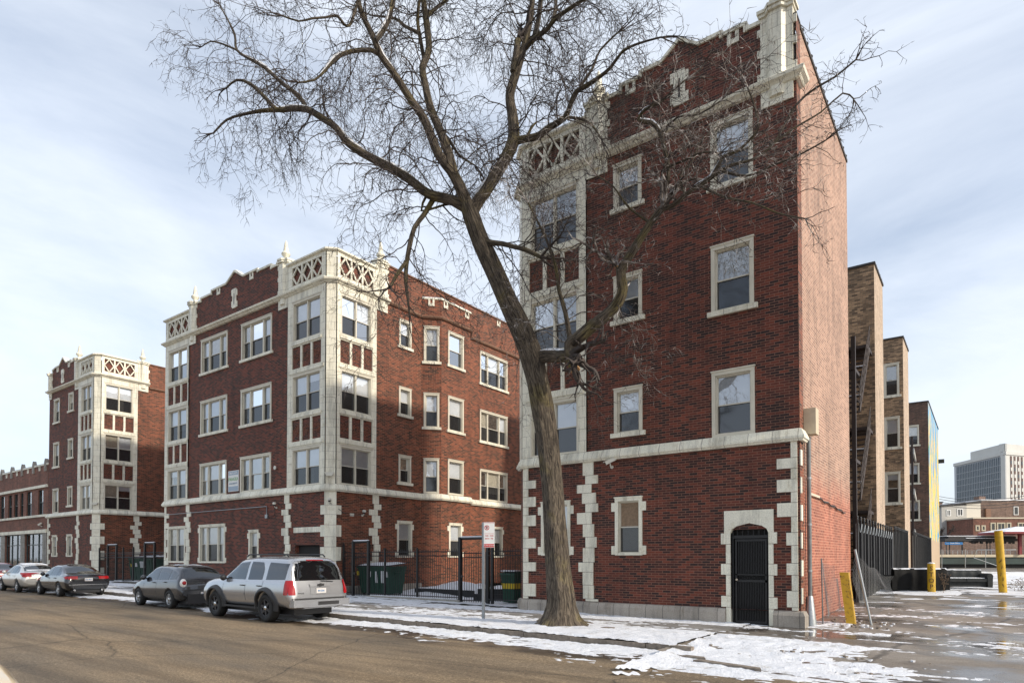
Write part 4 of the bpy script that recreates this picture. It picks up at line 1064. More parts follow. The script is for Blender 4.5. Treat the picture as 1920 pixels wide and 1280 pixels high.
snow_patch(mb, -19.2, -8.95, .5, 9, .13, mounds)
def mounds2(x, y): return .30*math.exp(-((x+36.5)**2+(y-2)**2)/2.0)+.15*math.exp(-((x+39)**2+(y-.8)**2)/3)
snow_patch(mb, -44.0, -34.4, .4, 5, .2, mounds2)
o = mb.build('snow_cover'); o['kind'] = 'stuff'; o['label'] = 'patchy trodden snow over the pavement, kerb and lot'

# ================================================================== camera mapping helper (pixel at a chosen real distance -> point in the scene)
CAM = Vector((3.74, -17.31, 1.75)); FPX = 1200.0; YAW = R(36.44); PIT = R(1.16)
Fv = Vector((-math.sin(YAW)*math.cos(PIT), math.cos(YAW)*math.cos(PIT), math.sin(PIT))); Rv = Vector((math.cos(YAW), math.sin(YAW), 0)); Uv = Rv.cross(Fv)
CY = 1046-FPX*math.tan(PIT)
def at(px, py, D): return CAM+Fv*D+Rv*((px-960)/FPX*D)-Uv*((py-CY)/FPX*D)

# ================================================================== tree
TR = empty('street_tree', (-5.05, -3.3, .02), 'large bare street tree with leaning mossy trunk and dense twigs on the snowy verge', 'tree')
tr = random.Random(42)
D0 = 16.5
def D_of(px, off=0):
    d = D0 if px < 1020 else D0-(px-1020)*.0056
    return d+off
LIMBS = []   # (points3d, radii)
def limb(pts, off0=0, off1=0, k=1.0):
    """pts = [(px, py, width_px)]"""
    n = len(pts); P = []; Rr = []
    for i, (x, y, w) in enumerate(pts):
        o = off0+(off1-off0)*i/max(1, n-1)
        D = D_of(x, o); P.append(at(x, y, D)); Rr.append(max(.006, w*k*(.86 if w > 9 else 1)/2*D/FPX))
    # resample with catmull-rom
    Q = []; S = []
    for i in range(n-1):
        p0, p1, p2, p3 = P[max(i-1, 0)], P[i], P[i+1], P[min(i+2, n-1)]
        m = max(2, int((p2-p1).length/.18))
        for j in range(m):
            t = j/m
            q = .5*((2*p1)+(p2-p0)*t+(2*p0-5*p1+4*p2-p3)*t*t+(3*p1-p0-3*p2+p3)*t**3)
            Q.append(q); S.append(Rr[i]+(Rr[i+1]-Rr[i])*t)
    Q.append(P[-1]); S.append(Rr[-1])
    LIMBS.append((Q, S)); return Q, S
trunk = [(1053, 1120, 64), (1046, 1060, 56), (1041, 980, 51), (1033, 880, 50), (1020, 780, 49), (1008, 715, 50), (995, 665, 54), (976, 615, 50), (952, 565, 45), (925, 505, 42), (900, 450, 39), (884, 405, 38), (876, 382, 34)]
limb(trunk, k=.93)
L1 = [(880, 392, 30), (849, 376, 22), (804, 364, 20), (770, 338, 19), (732, 315, 18), (676, 285, 17), (646, 262, 15), (631, 240, 14), (597, 217, 14), (575, 205, 13), (545, 204, 12), (519, 206, 10), (500, 186, 7), (470, 158, 6), (444, 150, 4), (425, 165, 3)]
limb(L1, 0, 1.5)
limb([(575, 203, 10), (560, 180, 8), (530, 157, 7), (496, 127, 6), (470, 112, 5), (444, 94, 4.5), (440, 64, 4), (425, 34, 3), (412, 10, 2.5)], 1.2, 2.2)
limb([(519, 206, 9), (490, 208, 7), (455, 215, 5), (425, 225, 4), (400, 250, 3)], 1.5, 1.9)
limb([(444, 94, 4), (415, 82, 3), (395, 78, 2.5), (378, 88, 2)], 1.8, 2.4)
limb([(811, 376, 12), (796, 401, 11), (777, 427, 10), (768, 461, 9), (762, 497, 8), (761, 530, 7), (764, 556, 5), (768, 590, 3)], .3, 0)
limb([(762, 490, 7), (744, 515, 7), (733, 536, 5)], .1, -.2)
limb([(800, 366, 5), (790, 395, 4), (830, 385, 4)], .3, .3)
limb([(878, 390, 28), (860, 345, 24), (845, 319, 22), (822, 289, 20), (796, 225, 18), (770, 187, 16), (740, 139, 14), (714, 105, 13), (699, 67, 12), (680, 30, 11), (672, 0, 10), (664, -60, 8), (650, -140, 6), (630, -230, 4)], 0, -1.2)
limb([(706, 75, 10), (722, 52, 10), (731, 30, 9), (736, 0, 8), (745, -60, 6), (735, -140, 4)], -.8, -.2)
limb([(714, 105, 9), (695, 94, 8), (657, 97, 8), (631, 109, 7), (612, 130, 5), (590, 150, 4), (560, 155, 3)], -.6, -1.6)
limb([(672, 0, 6), (662, 32, 6), (655, 48, 5), (645, 46, 5), (632, 30, 5), (610, 33, 4), (585, 35, 4), (560, 40, 3), (530, 30, 3)], -1.1, -2.2)
limb([(852, 330, 22), (841, 289, 20), (826, 247, 18), (807, 202, 17), (797, 157, 15), (792, 127, 15), (804, 94, 14), (800, 45, 14), (794, 0, 12), (790, -60, 10), (800, -150, 8), (790, -240, 5)], 0, 1.2)
limb([(795, 112, 7), (787, 67, 7), (783, 40, 6), (785, 11, 6), (792, -40, 5), (780, -100, 3)], .9, .4)
limb([(787, 62, 6), (760, 50, 6), (740, 35, 5), (700, 30, 3)], .6, 1.4)
limb([(800, 30, 7), (825, 10, 6), (850, -10, 5), (880, -40, 4)], 1, 2)
limb([(826, 247, 7), (842, 262, 6), (860, 290, 4), (890, 310, 3)], .5, 1.2)
limb([(884, 398, 28), (900, 372, 26), (912, 356, 26), (942, 307, 26), (962, 266, 27), (962, 225, 24), (956, 180, 20), (966, 142, 19), (979, 101, 15), (989, 62, 14), (996, 20, 12), (1000, -30, 10), (990, -110, 8), (1000, -200, 5)], 0, .6)
limb([(962, 135, 14), (968, 100, 14), (971, 76, 15)], .25, .35)
limb([(985, 92, 10), (999, 75, 11), (1025, 56, 10), (1040, 37, 8), (1070, 15, 7), (1110, -10, 6), (1160, -40, 5), (1210, -50, 4)], .4, -1.0)
limb([(1000, 75, 9), (1008, 45, 9), (1014, 0, 9), (1020, -60, 7), (1040, -140, 5)], .4, 1.2)
limb([(1035, 42, 8), (1042, 15, 7), (1040, -30, 6)], 0, .6)
limb([(965, 265, 18), (987, 260, 15), (1010, 255, 15), (1029, 240, 14), (1059, 221, 12), (1070, 195, 11), (1081, 172, 10), (1100, 161, 9), (1122, 146, 7), (1145, 127, 6), (1167, 97, 5), (1197, 82, 4), (1240, 70, 3)], .2, -1.0)
limb([(1059, 221, 6), (1085, 222, 5), (1110, 235, 4), (1128, 262, 3)], 0, -.5)
limb([(1081, 172, 6), (1110, 130, 5), (1125, 95, 4), (1160, 60, 3)], 0, .4)
limb([(988, 258, 6), (996, 240, 5), (1005, 230, 3)], .2, .4)
limb([(898, 448, 16), (920, 455, 13), (942, 457, 11), (965, 463, 10), (985, 468, 9), (1014, 482, 7)], 0, -.8)
limb([(1000, 672, 30), (1025, 668, 28), (1050, 668, 27), (1072, 668, 26)], 0, -.5)
FIRST_LOW = len(LIMBS)
limb([(1078, 690, 22), (1073, 668, 27), (1070, 645, 25), (1082, 635, 25), (1110, 612, 24), (1140, 588, 22), (1160, 565, 21), (1168, 540, 20), (1164, 510, 19), (1180, 480, 17), (1200, 448, 15), (1220, 418, 14), (1240, 392, 13)], -.4, -1.2, 1.15)
limb([(1163, 520, 18), (1160, 503, 14)], -.9, -.9)
limb([(1070, 645, 12), (1060, 585, 9), (1048, 545, 7), (1042, 500, 6), (1025, 450, 5), (1008, 415, 4), (990, 380, 3)], -.5, -1.4)
limb([(1240, 395, 12), (1250, 350, 10), (1253, 312, 10), (1245, 275, 9), (1237, 247, 8), (1220, 230, 8), (1197, 225, 6), (1210, 205, 6), (1240, 190, 6), (1260, 172, 4), (1285, 150, 3)], -1.1, -1.6)
limb([(1240, 392, 12), (1262, 385, 11), (1285, 365, 10), (1310, 347, 10), (1335, 332, 8), (1355, 295, 6), (1380, 285, 5), (1400, 268, 5), (1422, 240, 5), (1415, 200, 4), (1402, 165, 3)], -1.2, -1.4)
limb([(1335, 332, 7), (1370, 310, 6), (1410, 300, 5), (1450, 270, 4), (1490, 200, 4), (1530, 165, 4), (1565, 145, 3.5), (1605, 112, 3)], -1.2, -.8)
limb([(1450, 270, 4), (1490, 240, 3.5), (1540, 210, 3), (1580, 175, 3), (1600, 185, 2.5)], -1.0, -.4)
limb([(1350, 320, 6), (1400, 330, 4), (1450, 310, 3.5), (1500, 290, 3), (1550, 262, 2.5)], -1.3, -1.8)
limb([(1310, 347, 6), (1360, 370, 4.5), (1410, 380, 4), (1460, 400, 3), (1510, 410, 2.5)], -1.3, -2.0)
limb([(1285, 365, 5), (1275, 330, 4), (1300, 300, 3.5), (1310, 270, 3), (1330, 250, 2.5)], -1.2, -.8)
limb([(1255, 312, 5), (1285, 300, 4), (1320, 285, 3.5), (1350, 288, 3)], -1.2, -1.8)
limb([(1240, 250, 5), (1270, 220, 4), (1310, 215, 3), (1350, 190, 2.5)], -1.3, -1.9)
limb([(1220, 418, 6), (1180, 390, 4), (1150, 350, 3), (1120, 330, 2.5)], -1, -1.6)
# --- mesh of trunk and limbs
tb = MB()
def limb_tube(mb, Q, S, n, mat, wob=.0):
    mb.tube(Q, S, mat, n)
for i, (Q, S) in enumerate(LIMBS):
    n = 20 if i == 0 else (12 if S[0] > .1 else (8 if S[0] > .04 else 6))
    if i == 0:
        # irregular trunk with root flare
        base = at(1053, 1172, D0-.05); base.z = -.06
        rows = []
        prof = [(0, .88), (.06, .72), (.16, .56), (.34, .44), (.62, .36)]
        pts = [(Vector((base.x, base.y, base.z+h))+(Q[0]-Vector((base.x, base.y, Q[0].z)))*(h/.8), r_) for h, r_ in prof]
        allp = pts+[(q, s) for q, s in zip(Q, S) if q.z > pts[-1][0].z+.1]
        ln = 0; L = []
        for k, (p, r_) in enumerate(allp):
            if k: ln += (p-allp[k-1][0]).length
            L.append(ln); d = (allp[min(k+1, len(allp)-1)][0]-allp[max(k-1, 0)][0]).normalized()
            x = Vector((1, 0, 0)); x = (x-d*x.dot(d)).normalized(); y = d.cross(x); row = []
            fl = max(0, 1-ln/1.0)
            for t in range(40):
                a = 2*math.pi*t/40
                w_ = 1+.045*math.sin(5*a+ln*.6)+.03*math.sin(9*a-ln*.9)+.05*mnoise.noise(Vector((math.cos(a)*1.4, math.sin(a)*1.4, ln*.9)))+.035*mnoise.noise(Vector((math.cos(a)*6, math.sin(a)*6, ln*2)))
                w_ += fl*fl*(.30*max(0, math.sin(3*a+.6))+.16*max(0, math.sin(5*a+2)))
                w_ += .05*math.exp(-((ln-5.6)/.5)**2)*math.sin(2*a)
                row.append(p+(x*math.cos(a)+y*math.sin(a))*r_*w_)
            rows.append(row)
        tb.grid(rows, 'bark', True, True, lambda a, c: (c/40*2.2, L[a])); tb.face(rows[-1], 'bark')
    else: limb_tube(tb, Q, S, n, 'bark')
q, s = LIMBS[29] if False else (None, None)
tb.build('trunk', TR)
mb = MB()
for (x, y, D, r_, dr_) in ((1078, 692, D_of(1078, -.45), .13, Vector((.25, -.5, -.75))), (1160, 501, D_of(1160, -.9), .10, Vector((0, -.2, .8)))):
    c = at(x, y, D); d = dr_.normalized(); mb.tube([c, c+d*.03], [r_, r_*.96], 'cut_wood', 12)
mb.build('sawn_stub', TR)
# --- snow lying on upper sides of thick sloping limbs
sn = MB(); r = random.Random(5)
for i, (Q, S) in enumerate(LIMBS):
    if S[0] < .05: continue
    k = 0
    while k < len(Q)-4:
        d = (Q[k+1]-Q[k]).normalized()
        run = r.randint(3, 9)
        if abs(d.z) < .88 and r.random() < (.62 if abs(d.z) < .8 else .35) and S[k] > .045 and not (i == 0 and Q[k].z < 5.2):
            seg = list(zip(Q[k:k+run], S[k:k+run]))
            if len(seg) > 3:
                rows = []; sn = MB()
                for j, (p, s_) in enumerate(seg):
                    dd = (seg[min(j+1, len(seg)-1)][0]-seg[max(j-1, 0)][0]).normalized()
                    up = (Vector((0, 0, 1))-dd*dd.z).normalized(); sd = dd.cross(up)
                    e = math.sin(math.pi*(j+.02)/(len(seg)-.96)); w_ = s_*.62*e+.002; h = .035*e*(1+.4*r.random())
                    rows.append([p+sd*w_+up*s_*.80, p+sd*w_*.6+up*(s_*.93+h*.8), p+up*(s_+h), p-sd*w_*.6+up*(s_*.93+h*.8), p-sd*w_+up*s_*.80])
                sn.grid(rows, 'snow'); sn.build('snow_on_limb', TR)
        k += run
# --- twigs
tw = MB()
NT = 0; TWM = 'twig'
def twig(p, d, length, rad, level, droop):
    global NT
    if NT > 60000: return
    NT += 1
    n = max(3, int(length/.13)); st = length/n
    pts = [p.copy()]; dirs = []; v = d.normalized(); q = p.copy()
    for i in range(n):
        j = .50 if level > 0 else .36
        v = v+Vector((tr.uniform(-j, j), tr.uniform(-j, j), tr.uniform(-j, j)))+Vector((0, 0, -droop*(.3+i/n)))
        if i/n < .3 and level == 0: v += Vector((0, 0, .10))
        v.normalize(); q = q+v*st; pts.append(q.copy()); dirs.append(v.copy())
    if any(pt.y > -.35 and pt.x < .3 for pt in pts): return      # keep clear of the facade
    rr = [rad*(1-.72*i/n) for i in range(n+1)]
    # cheap three sided tube
    rows = []
    for i, pt in enumerate(pts):
        dd = dirs[min(i, n-1)]; x = dd.cross(Vector((.3, .2, 1))).normalized(); y = dd.cross(x)
        rows.append([pt+(x*math.cos(a)+y*math.sin(a))*rr[i] for a in (0, 2.094, 4.189)])
    tw.grid(rows, TWM, True, True)
    if level >= 3: return
    m = {0: int(length*6.0), 1: int(length*6.0), 2: int(length*2.5)}[level]
    for _ in range(max(m, 2 if level < 2 else 0)):
        t = tr.uniform(.15, 1)**.8; i = min(n-1, int(t*n)); base = pts[i+1]; dd = dirs[i]
        side = Vector((tr.gauss(0, 1), tr.gauss(0, 1), tr.gauss(-.15, .8))); side = (side-dd*side.dot(dd)).normalized()
        nd = (dd*tr.uniform(.35, 1)+side*tr.uniform(.5, 1.0)).normalized()
        twig(base, nd, length*tr.uniform(.28, .62)*(1-.35*t), max(.0058, rr[i]*.66), level+1, droop)
for i, (Q, S) in enumerate(LIMBS):
    if i == 0: continue
    total = sum((b-a).length for a, b in zip(Q, Q[1:])); acc = 0; nxt = .5 if S[0] > .1 else .15
    for k in range(1, len(Q)):
        acc += (Q[k]-Q[k-1]).length
        if acc >= nxt:
            rad = S[k]
            nxt += (tr.uniform(.07, .15) if rad < .10 else tr.uniform(.12, .26))*(.8 if i >= FIRST_LOW and rad < .07 else 1)
            px_c = (Q[k]-CAM)
            low = Q[k].z < 5.4
            if low and tr.random() < .6: continue
            if i == FIRST_LOW and rad > .085 and tr.random() < .75: continue
            d = (Q[k]-Q[k-1]).normalized(); side = Vector((tr.gauss(0, 1), tr.gauss(0, 1), tr.gauss(.1, .9))); side = (side-d*side.dot(d)).normalized()
            right = Q[k].x > -2.6; TWM = 'twig_sunlit_frost' if i >= FIRST_LOW and Q[k].x < 1.2 else 'twig'
            L = tr.uniform(.6, 2.5)*(1.0 if rad > .05 else .9)*((.95 if i >= FIRST_LOW and Q[k].x < 0 else .52) if right else (1.22 if Q[k].x > -12 else .95))
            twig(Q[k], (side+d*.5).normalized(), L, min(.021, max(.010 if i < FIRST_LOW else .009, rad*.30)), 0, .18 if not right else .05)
    # tip continues as twigs
    for _ in range(4):
        d = (Q[-1]-Q[-2]).normalized(); twig(Q[-1], d+Vector((tr.gauss(0, .35), tr.gauss(0, .35), tr.gauss(0, .35))), tr.uniform(.6, 1.4)*(.55 if Q[-1].x > 1 or Q[-1].x < -12 else 1), max(.0075, S[-1]*.9), 0, .06)
crown = tw.build('crown', TR)
# ================================================================== cars
def lerp(a, b, t): return a+(b-a)*t
class CarShape:
    def __init__(self, st):
        # st: list of (x, zb, zs, zt, wb, wm, ws, wt) from rear (small x) to front
        xs = []; rows = []
        for a, b in zip(st, st[1:]):
            n = max(1, int((b[0]-a[0])/.05))
            for k in range(n):
                t = k/n; rows.append([lerp(p, q, t) for p, q in zip(a, b)])
        rows.append(list(st[-1]))
        for _ in range(3):
            new = [rows[0]]+[[r0[0]]+[.25*p+.5*q+.25*s for p, q, s in zip(pr[1:], r0[1:], nx[1:])] for pr, r0, nx in zip(rows, rows[1:], rows[2:])]+[rows[-1]]
            rows = new
        self.rows = rows; self.sec = [self.section(r) for r in rows]; self.x = [r[0] for r in rows]
    def section(self, r):
        x, zb, zs, zt, wb, wm, ws, wt = r
        zm = zb+(zs-zb)*.55
        P = [(0, zb), (wb*.85, zb), (wb, zb+.07), (wm, zm-.06), (wm, zm+.10), (ws, zs-.02), (ws-.03, zs+.02), (lerp(ws, wt, .86), lerp(zs, zt, .82)), (wt*.80, zt-.03), (wt*.4, zt), (0, zt+.01)]
        for _ in range(2):      # chaikin
            Q = [P[0]]
            for a, b in zip(P, P[1:]): Q += [(lerp(a[0], b[0], .25), lerp(a[1], b[1], .25)), (lerp(a[0], b[0], .75), lerp(a[1], b[1], .75))]
            Q.append(P[-1]); P = Q
        return P
    def sec_at(self, x):
        if x <= self.x[0]: return self.sec[0]
        if x >= self.x[-1]: return self.sec[-1]
        for i in range(len(self.x)-1):
            if self.x[i] <= x <= self.x[i+1]:
                t = (x-self.x[i])/(self.x[i+1]-self.x[i]+1e-9)
                return [(lerp(a[0], b[0], t), lerp(a[1], b[1], t)) for a, b in zip(self.sec[i], self.sec[i+1])]
    def hw(self, x, z):
        s = self.sec_at(x); best = -1
        for a, b in zip(s, s[1:]):
            lo, hi = min(a[1], b[1]), max(a[1], b[1])
            if lo <= z <= hi:
                t = 0 if abs(b[1]-a[1]) < 1e-6 else (z-a[1])/(b[1]-a[1]); best = max(best, lerp(a[0], b[0], t))
        return best
    def end_x(self, y, z, rear=True):
        xs = self.x if rear else self.x[::-1]
        prev = xs[0]
        for x in xs:
            if self.hw(x, z) >= abs(y):
                lo, hi = prev, x
                for _ in range(8):
                    m = (lo+hi)/2
                    if self.hw(m, z) >= abs(y): hi = m
                    else: lo = m
                return hi
            prev = x
        return xs[-1]
    def body(self, mb, mat):
        rows = []
        for x, s in zip(self.x, self.sec):
            rows.append([(x, y, z) for y, z in s]+[(x, -y, z) for y, z in s[-2:0:-1]])
        mb.grid(rows, mat, True, True); mb.face(rows[0][::-1], mat); mb.face(rows[-1], mat)
    def side_patch(self, mb, lo, hi, mat, sg, off=.006, n=14):
        """lo/hi: polylines [(x,z)] with same x-range"""
        def ev(pl, x):
            for a, b in zip(pl, pl[1:]):
                if a[0] <= x <= b[0]: return lerp(a[1], b[1], (x-a[0])/(b[0]-a[0]+1e-9))
            return pl[-1][1]
        x0, x1 = max(lo[0][0], hi[0][0]), min(lo[-1][0], hi[-1][0]); rows = []
        for k in range(n+1):
            x = lerp(x0, x1, k/n); a, b = ev(lo, x), ev(hi, x); row = []
            for j in range(7):
                z = lerp(a, b, j/6); row.append((x, sg*(self.hw(x, z)+off), z))
            rows.append(row)
        mb.grid(rows, mat)
    def end_patch(self, mb, y0, y1, z0, z1, mat, rear=True, off=.006, n=14, m=6, taper=0):
        rows = []
        for k in range(n+1):
            row = []
            for j in range(m+1):
                z = lerp(z0, z1, j/m); t = 1-taper*j/m; y = lerp(y0*t, y1*t, k/n)
                mx = .985*max(self.hw(xx, z) for xx in self.x[::4]); y = max(-mx, min(mx, y))
                x = self.end_x(y, z, rear); row.append((x+(-off if rear else off), y, z))
            rows.append(row)
        mb.grid(rows, mat)
def boolean_cut(o, cutters):
    for c in cutters:
        md = o.modifiers.new('cut', 'BOOLEAN'); md.operation = 'DIFFERENCE'; md.object = c; md.solver = 'EXACT'
    dg = bpy.context.evaluated_depsgraph_get(); dg.update()
    me = bpy.data.meshes.new_from_object(o.evaluated_get(dg)); old = o.data
    o.modifiers.clear(); o.data = me
    for c in cutters: m_ = c.data; bpy.data.objects.remove(c); bpy.data.meshes.remove(m_)
    return o
def wheel(parent, x, y, r, w, spokes, rimmat, sg, dark=False):
    mb = MB()
    mb.lathe((x, y-w/2, r), [(r*.62, 0), (r*.93, 0), (r, .03), (r, w-.03), (r*.93, w), (r*.62, w), (r*.60, w/2), (r*.62, 0)], 'rubber', 28, 'y', True, False)
    for k in range(28):       # tread lugs
        pass
    o = mb.build('wheel', parent)
    rm = MB(); yo = y+sg*(w/2-.035)
    def T(u, v, w_): return Vector((x+u, yo+sg*w_, r+v))
    rm.lathe((x, yo-.04, r), [(r*.56, .0), (r*.60, .0), (r*.635, .035+sg*.02), (r*.60, .07), (r*.56, .07), (r*.56, .0)], rimmat, 28, 'y', True, False)
    rm.lathe((x, yo-.015-sg*.05, r), [(r*.0+.01, 0), (r*.60, 0), (r*.60, .01), (.01, .01)], 'rim_dark', 24, 'y')
    for k in range(spokes):
        a = 2*math.pi*k/spokes+.3; ca, sa = math.cos(a), math.sin(a); h1, h2 = r*.16*5/spokes, r*.085*5/spokes
        poly = [(.0*ca-h1*sa, h1*ca), (r*.62*ca-h2*sa, r*.62*sa+h2*ca), (r*.62*ca+h2*sa, r*.62*sa-h2*ca), (h1*sa, -h1*ca)]
        rm.prism(poly, -.005, .025, rimmat, T)
    rm.lathe((x, yo-.01, r), [(.01, -.03), (r*.19, -.03), (r*.19, .03), (r*.1, .05), (.01, .05)], 'chrome' if not dark else 'rim', 14, 'y')
    rm.build('rim', o)
def text(txt, size, mat, M, parent=None, name='lettering', ext=.002, align='CENTER'):
    cu = bpy.data.curves.new(name, 'FONT'); cu.body = txt; cu.size = size; cu.extrude = ext; cu.align_x = align; cu.align_y = 'CENTER'; cu.offset = size*.012; cu.resolution_u = 2
    o = bpy.data.objects.new(name, cu); COL.objects.link(o)
    dg = bpy.context.evaluated_depsgraph_get(); dg.update(); me = bpy.data.meshes.new_from_object(o.evaluated_get(dg)); me.name = name
    bpy.data.objects.remove(o); bpy.data.curves.remove(cu)
    me.materials.clear(); me.materials.append(MATS[mat])
    o = bpy.data.objects.new(name, me); COL.objects.link(o)
    if parent: o.parent = parent; o.matrix_parent_inverse = pinv(parent)
    o.matrix_basis = M; return o
def frameM(o, x, y):     # text plane: x right, y up
    x = Vector(x).normalized(); y = Vector(y).normalized(); z = x.cross(y)
    M = Matrix((( x.x, y.x, z.x, o[0]), (x.y, y.y, z.y, o[1]), (x.z, y.z, z.z, o[2]), (0, 0, 0, 1))); return M
def make_car(label, loc, rz, st, axles, wr, ww, track, matp, wins, rearwin, frontwin, spec, cat='car', group='cars parked along the kerb', name='parked_car'):
    root = empty(name, (0, 0, 0), label, cat, group)
    S_ = CarShape(st); mb = MB(); S_.body(mb, matp); b = mb.build('body', root)
    cut = []
    for ax in axles:
        c = MB(); c.lathe((ax, -1.3, wr+.01), [(wr*1.17, 0), (wr*1.17, 2.6)], 'dark_trim', 32, 'y'); cut.append(c.build('cut'))
    boolean_cut(b, cut)
    hs_ = st[0]
    u = MB(); u.box((axles[0]-.9, -.62, wr*.55), (axles[1]+.55, .62, wr*1.6), 'dark_trim')
    for ax in axles: u.box((ax-wr*1.1, -track/2+.12, wr*.9), (ax+wr*1.1, track/2-.12, wr*2.25), 'dark_trim')
    u.build('underbody', root)
    g = MB()
    for sg in (1, -1):
        for (lo, hi, mt) in wins: S_.side_patch(g, lo, hi, mt, sg)
    for (z0, z1, y, tp, mt) in (rearwin,): S_.end_patch(g, -y, y, z0, z1, mt, True, taper=tp)
    for (z0, z1, y, tp, mt) in (frontwin,): S_.end_patch(g, -y, y, z0, z1, mt, False, taper=tp)
    g.build('window', root)
    for ax in axles:
        for sg in (1, -1): wheel(root, ax, sg*(track/2), wr, ww, spec.get('spokes', 5), spec.get('rim', 'rim'), sg)
    return root, S_
def car_extras(root, S_, sp):
    """door seams, handles, mirrors, lamps, bumper line, plate"""
    d = MB()
    for sg in (1, -1):
        for x, z0, z1 in sp['seams']: S_.side_patch(d, [(x-.006, z0), (x+.006, z0)], [(x-.006, z1), (x+.006, z1)], 'dark_trim', sg, .003, 1)
        for (x0, x1, z0, z1, mt) in sp.get('trim', []): e_ = MB(); S_.side_patch(e_, [(x0, z0), (x1, z0)], [(x0, z1), (x1, z1)], mt, sg, .012, 12); e_.build('side_moulding', root)
    d.build('door_seam', root)
    for (y, z0, z1, mt) in sp.get('reartrim', []): e_ = MB(); S_.end_patch(e_, -y, y, z0, z1, mt, True, .008, 16, 2); e_.build('rear_moulding', root)
    for sg in (1, -1):
        for x, z in sp['handles']:
            h = MB(); y = S_.hw(x, z)
            h.tube([(x-.10, sg*(y+.004), z), (x-.08, sg*(y+.035), z+.004), (x+.08, sg*(y+.035), z+.004), (x+.10, sg*(y+.004), z)], .016, sp.get('hmat', 'dark_trim'), 6); h.build('door_handle', root)
        x, z = sp['mirror']; y = S_.hw(x, z); m_ = MB()
        m_.lathe((x, sg*(y+.13), z), [(.02, -.07), (.085, -.05), (.10, 0), (.085, .05), (.03, .08)], sp.get('mmat', 'dark_trim'), 12, 'x'); m_.tube([(x, sg*(y-.02), z-.05), (x, sg*(y+.08), z-.02)], .025, 'dark_trim', 6)
        m_.build('wing_mirror', root)
        for (y0, y1, z0, z1, wrap, x0, mt) in sp['lamps']:
            l = MB(); a, b_ = (y0, y1) if sg > 0 else (-y1, -y0)
            S_.end_patch(l, a, b_, z0, z1, mt, True, .02, 8, 6)
            if wrap:
                rx = S_.x[0]; S_.side_patch(l, [(x0, z0), (x0+wrap, z0+(z1-z0)*sp.get('lampcut', 0))], [(x0, z1), (x0+wrap, z1)], mt, sg, .018, 6)
            l.build('tail_lamp', root)
        for (y0, y1, z0, z1) in sp['heads']:
            l = MB(); a, b_ = (y0, y1) if sg > 0 else (-y1, -y0); S_.end_patch(l, a, b_, z0, z1, 'lamp_clear', False, .01, 6, 4); l.build('headlamp', root)
    pz, pw = sp['plate']; x = S_.end_x(.2, pz, True); p = MB(); p.box((x-.035, sp.get('py', 0)-pw, pz-.07), (x-.02, sp.get('py', 0)+pw, pz+.07), 'plate'); o = p.build('number_plate', root)
    text(sp.get('reg', 'K42 9810'), .07, 'sign_blue', frameM((x-.037, sp.get('py', 0), pz-.005), (0, -1, 0), (0, 0, 1)), o)
def place(root, loc, rz, ry=0):
    root.location = loc; root.rotation_euler = (0, ry, rz)
HEAD = math.pi-.036
def put(root, fx, fy, Lr):     # reference = near rear wheel contact
    place(root, (fx, fy, road_z(fx)), HEAD, 0)
# sport utility
st = [(-2.60, .50, .72, .78, .80, .84, .80, .70), (-2.57, .40, .95, 1.10, .86, .97, .93, .84), (-2.50, .36, 1.08, 1.20, .90, .995, .96, .86), (-2.42, .38, 1.14, 1.55, .92, 1.0, .965, .80), (-2.32, .40, 1.15, 1.80, .93, 1.0, .965, .74), (-2.15, .42, 1.15, 1.855, .93, 1.0, .965, .745),
      (-1.4, .42, 1.14, 1.875, .93, 1.0, .965, .75), (-.4, .40, 1.13, 1.885, .93, .995, .965, .75), (.35, .40, 1.12, 1.83, .93, .99, .96, .74), (.60, .40, 1.12, 1.70, .93, .99, .955, .73), (1.22, .40, 1.12, 1.25, .92, .985, .93, .80), (1.9, .40, 1.08, 1.19, .92, .98, .90, .80), (2.35, .38, 1.02, 1.10, .90, .95, .86, .76), (2.52, .40, .90, .98, .80, .86, .80, .70), (2.56, .45, .75, .82, .70, .76, .70, .60)]
wn = [([(-2.28, 1.22), (-1.32, 1.20)], [(-2.28, 1.66), (-1.32, 1.70)], 'car_glass_dark'), ([(-1.12, 1.20), (-.35, 1.19)], [(-1.12, 1.50), (-.98, 1.70), (-.35, 1.72)], 'car_glass_dark'), ([(-.20, 1.19), (.98, 1.20)], [(-.20, 1.72), (.32, 1.68), (.98, 1.27)], 'car_glass')]
suv, S_ = make_car('silver sport utility vehicle with black wheel arch flares and roof rails, parked nearest the camera', 0, 0, st, (-1.38, 1.52), .40, .27, 1.72, 'paint_silver', wn, (1.19, 1.74, .86, .13, 'car_glass_dark'), (1.24, 1.74, .80, .12, 'car_glass'), dict(spokes=6, rim='rim_dark'), cat='suv')
car_extras(suv, S_, dict(seams=[(-.27, .5, 1.15), (1.05, .5, 1.12), (-1.2, 1.0, 1.16)], handles=[(-.12, 1.02), (-1.05, 1.02)], mirror=(.98, 1.23), lamps=[(.80, .97, .80, 1.20, .16, -2.50, 'lamp_red')], heads=[(.5, .82, .75, .95)], plate=(.90, .16), py=-.02, reg='M 6206', trim=[(-.9, -.30, .74, .80, 'paint_silver'), (-.24, 1.0, .74, .80, 'paint_silver')], reartrim=[(.90, .66, .70, 'dark_trim')]))
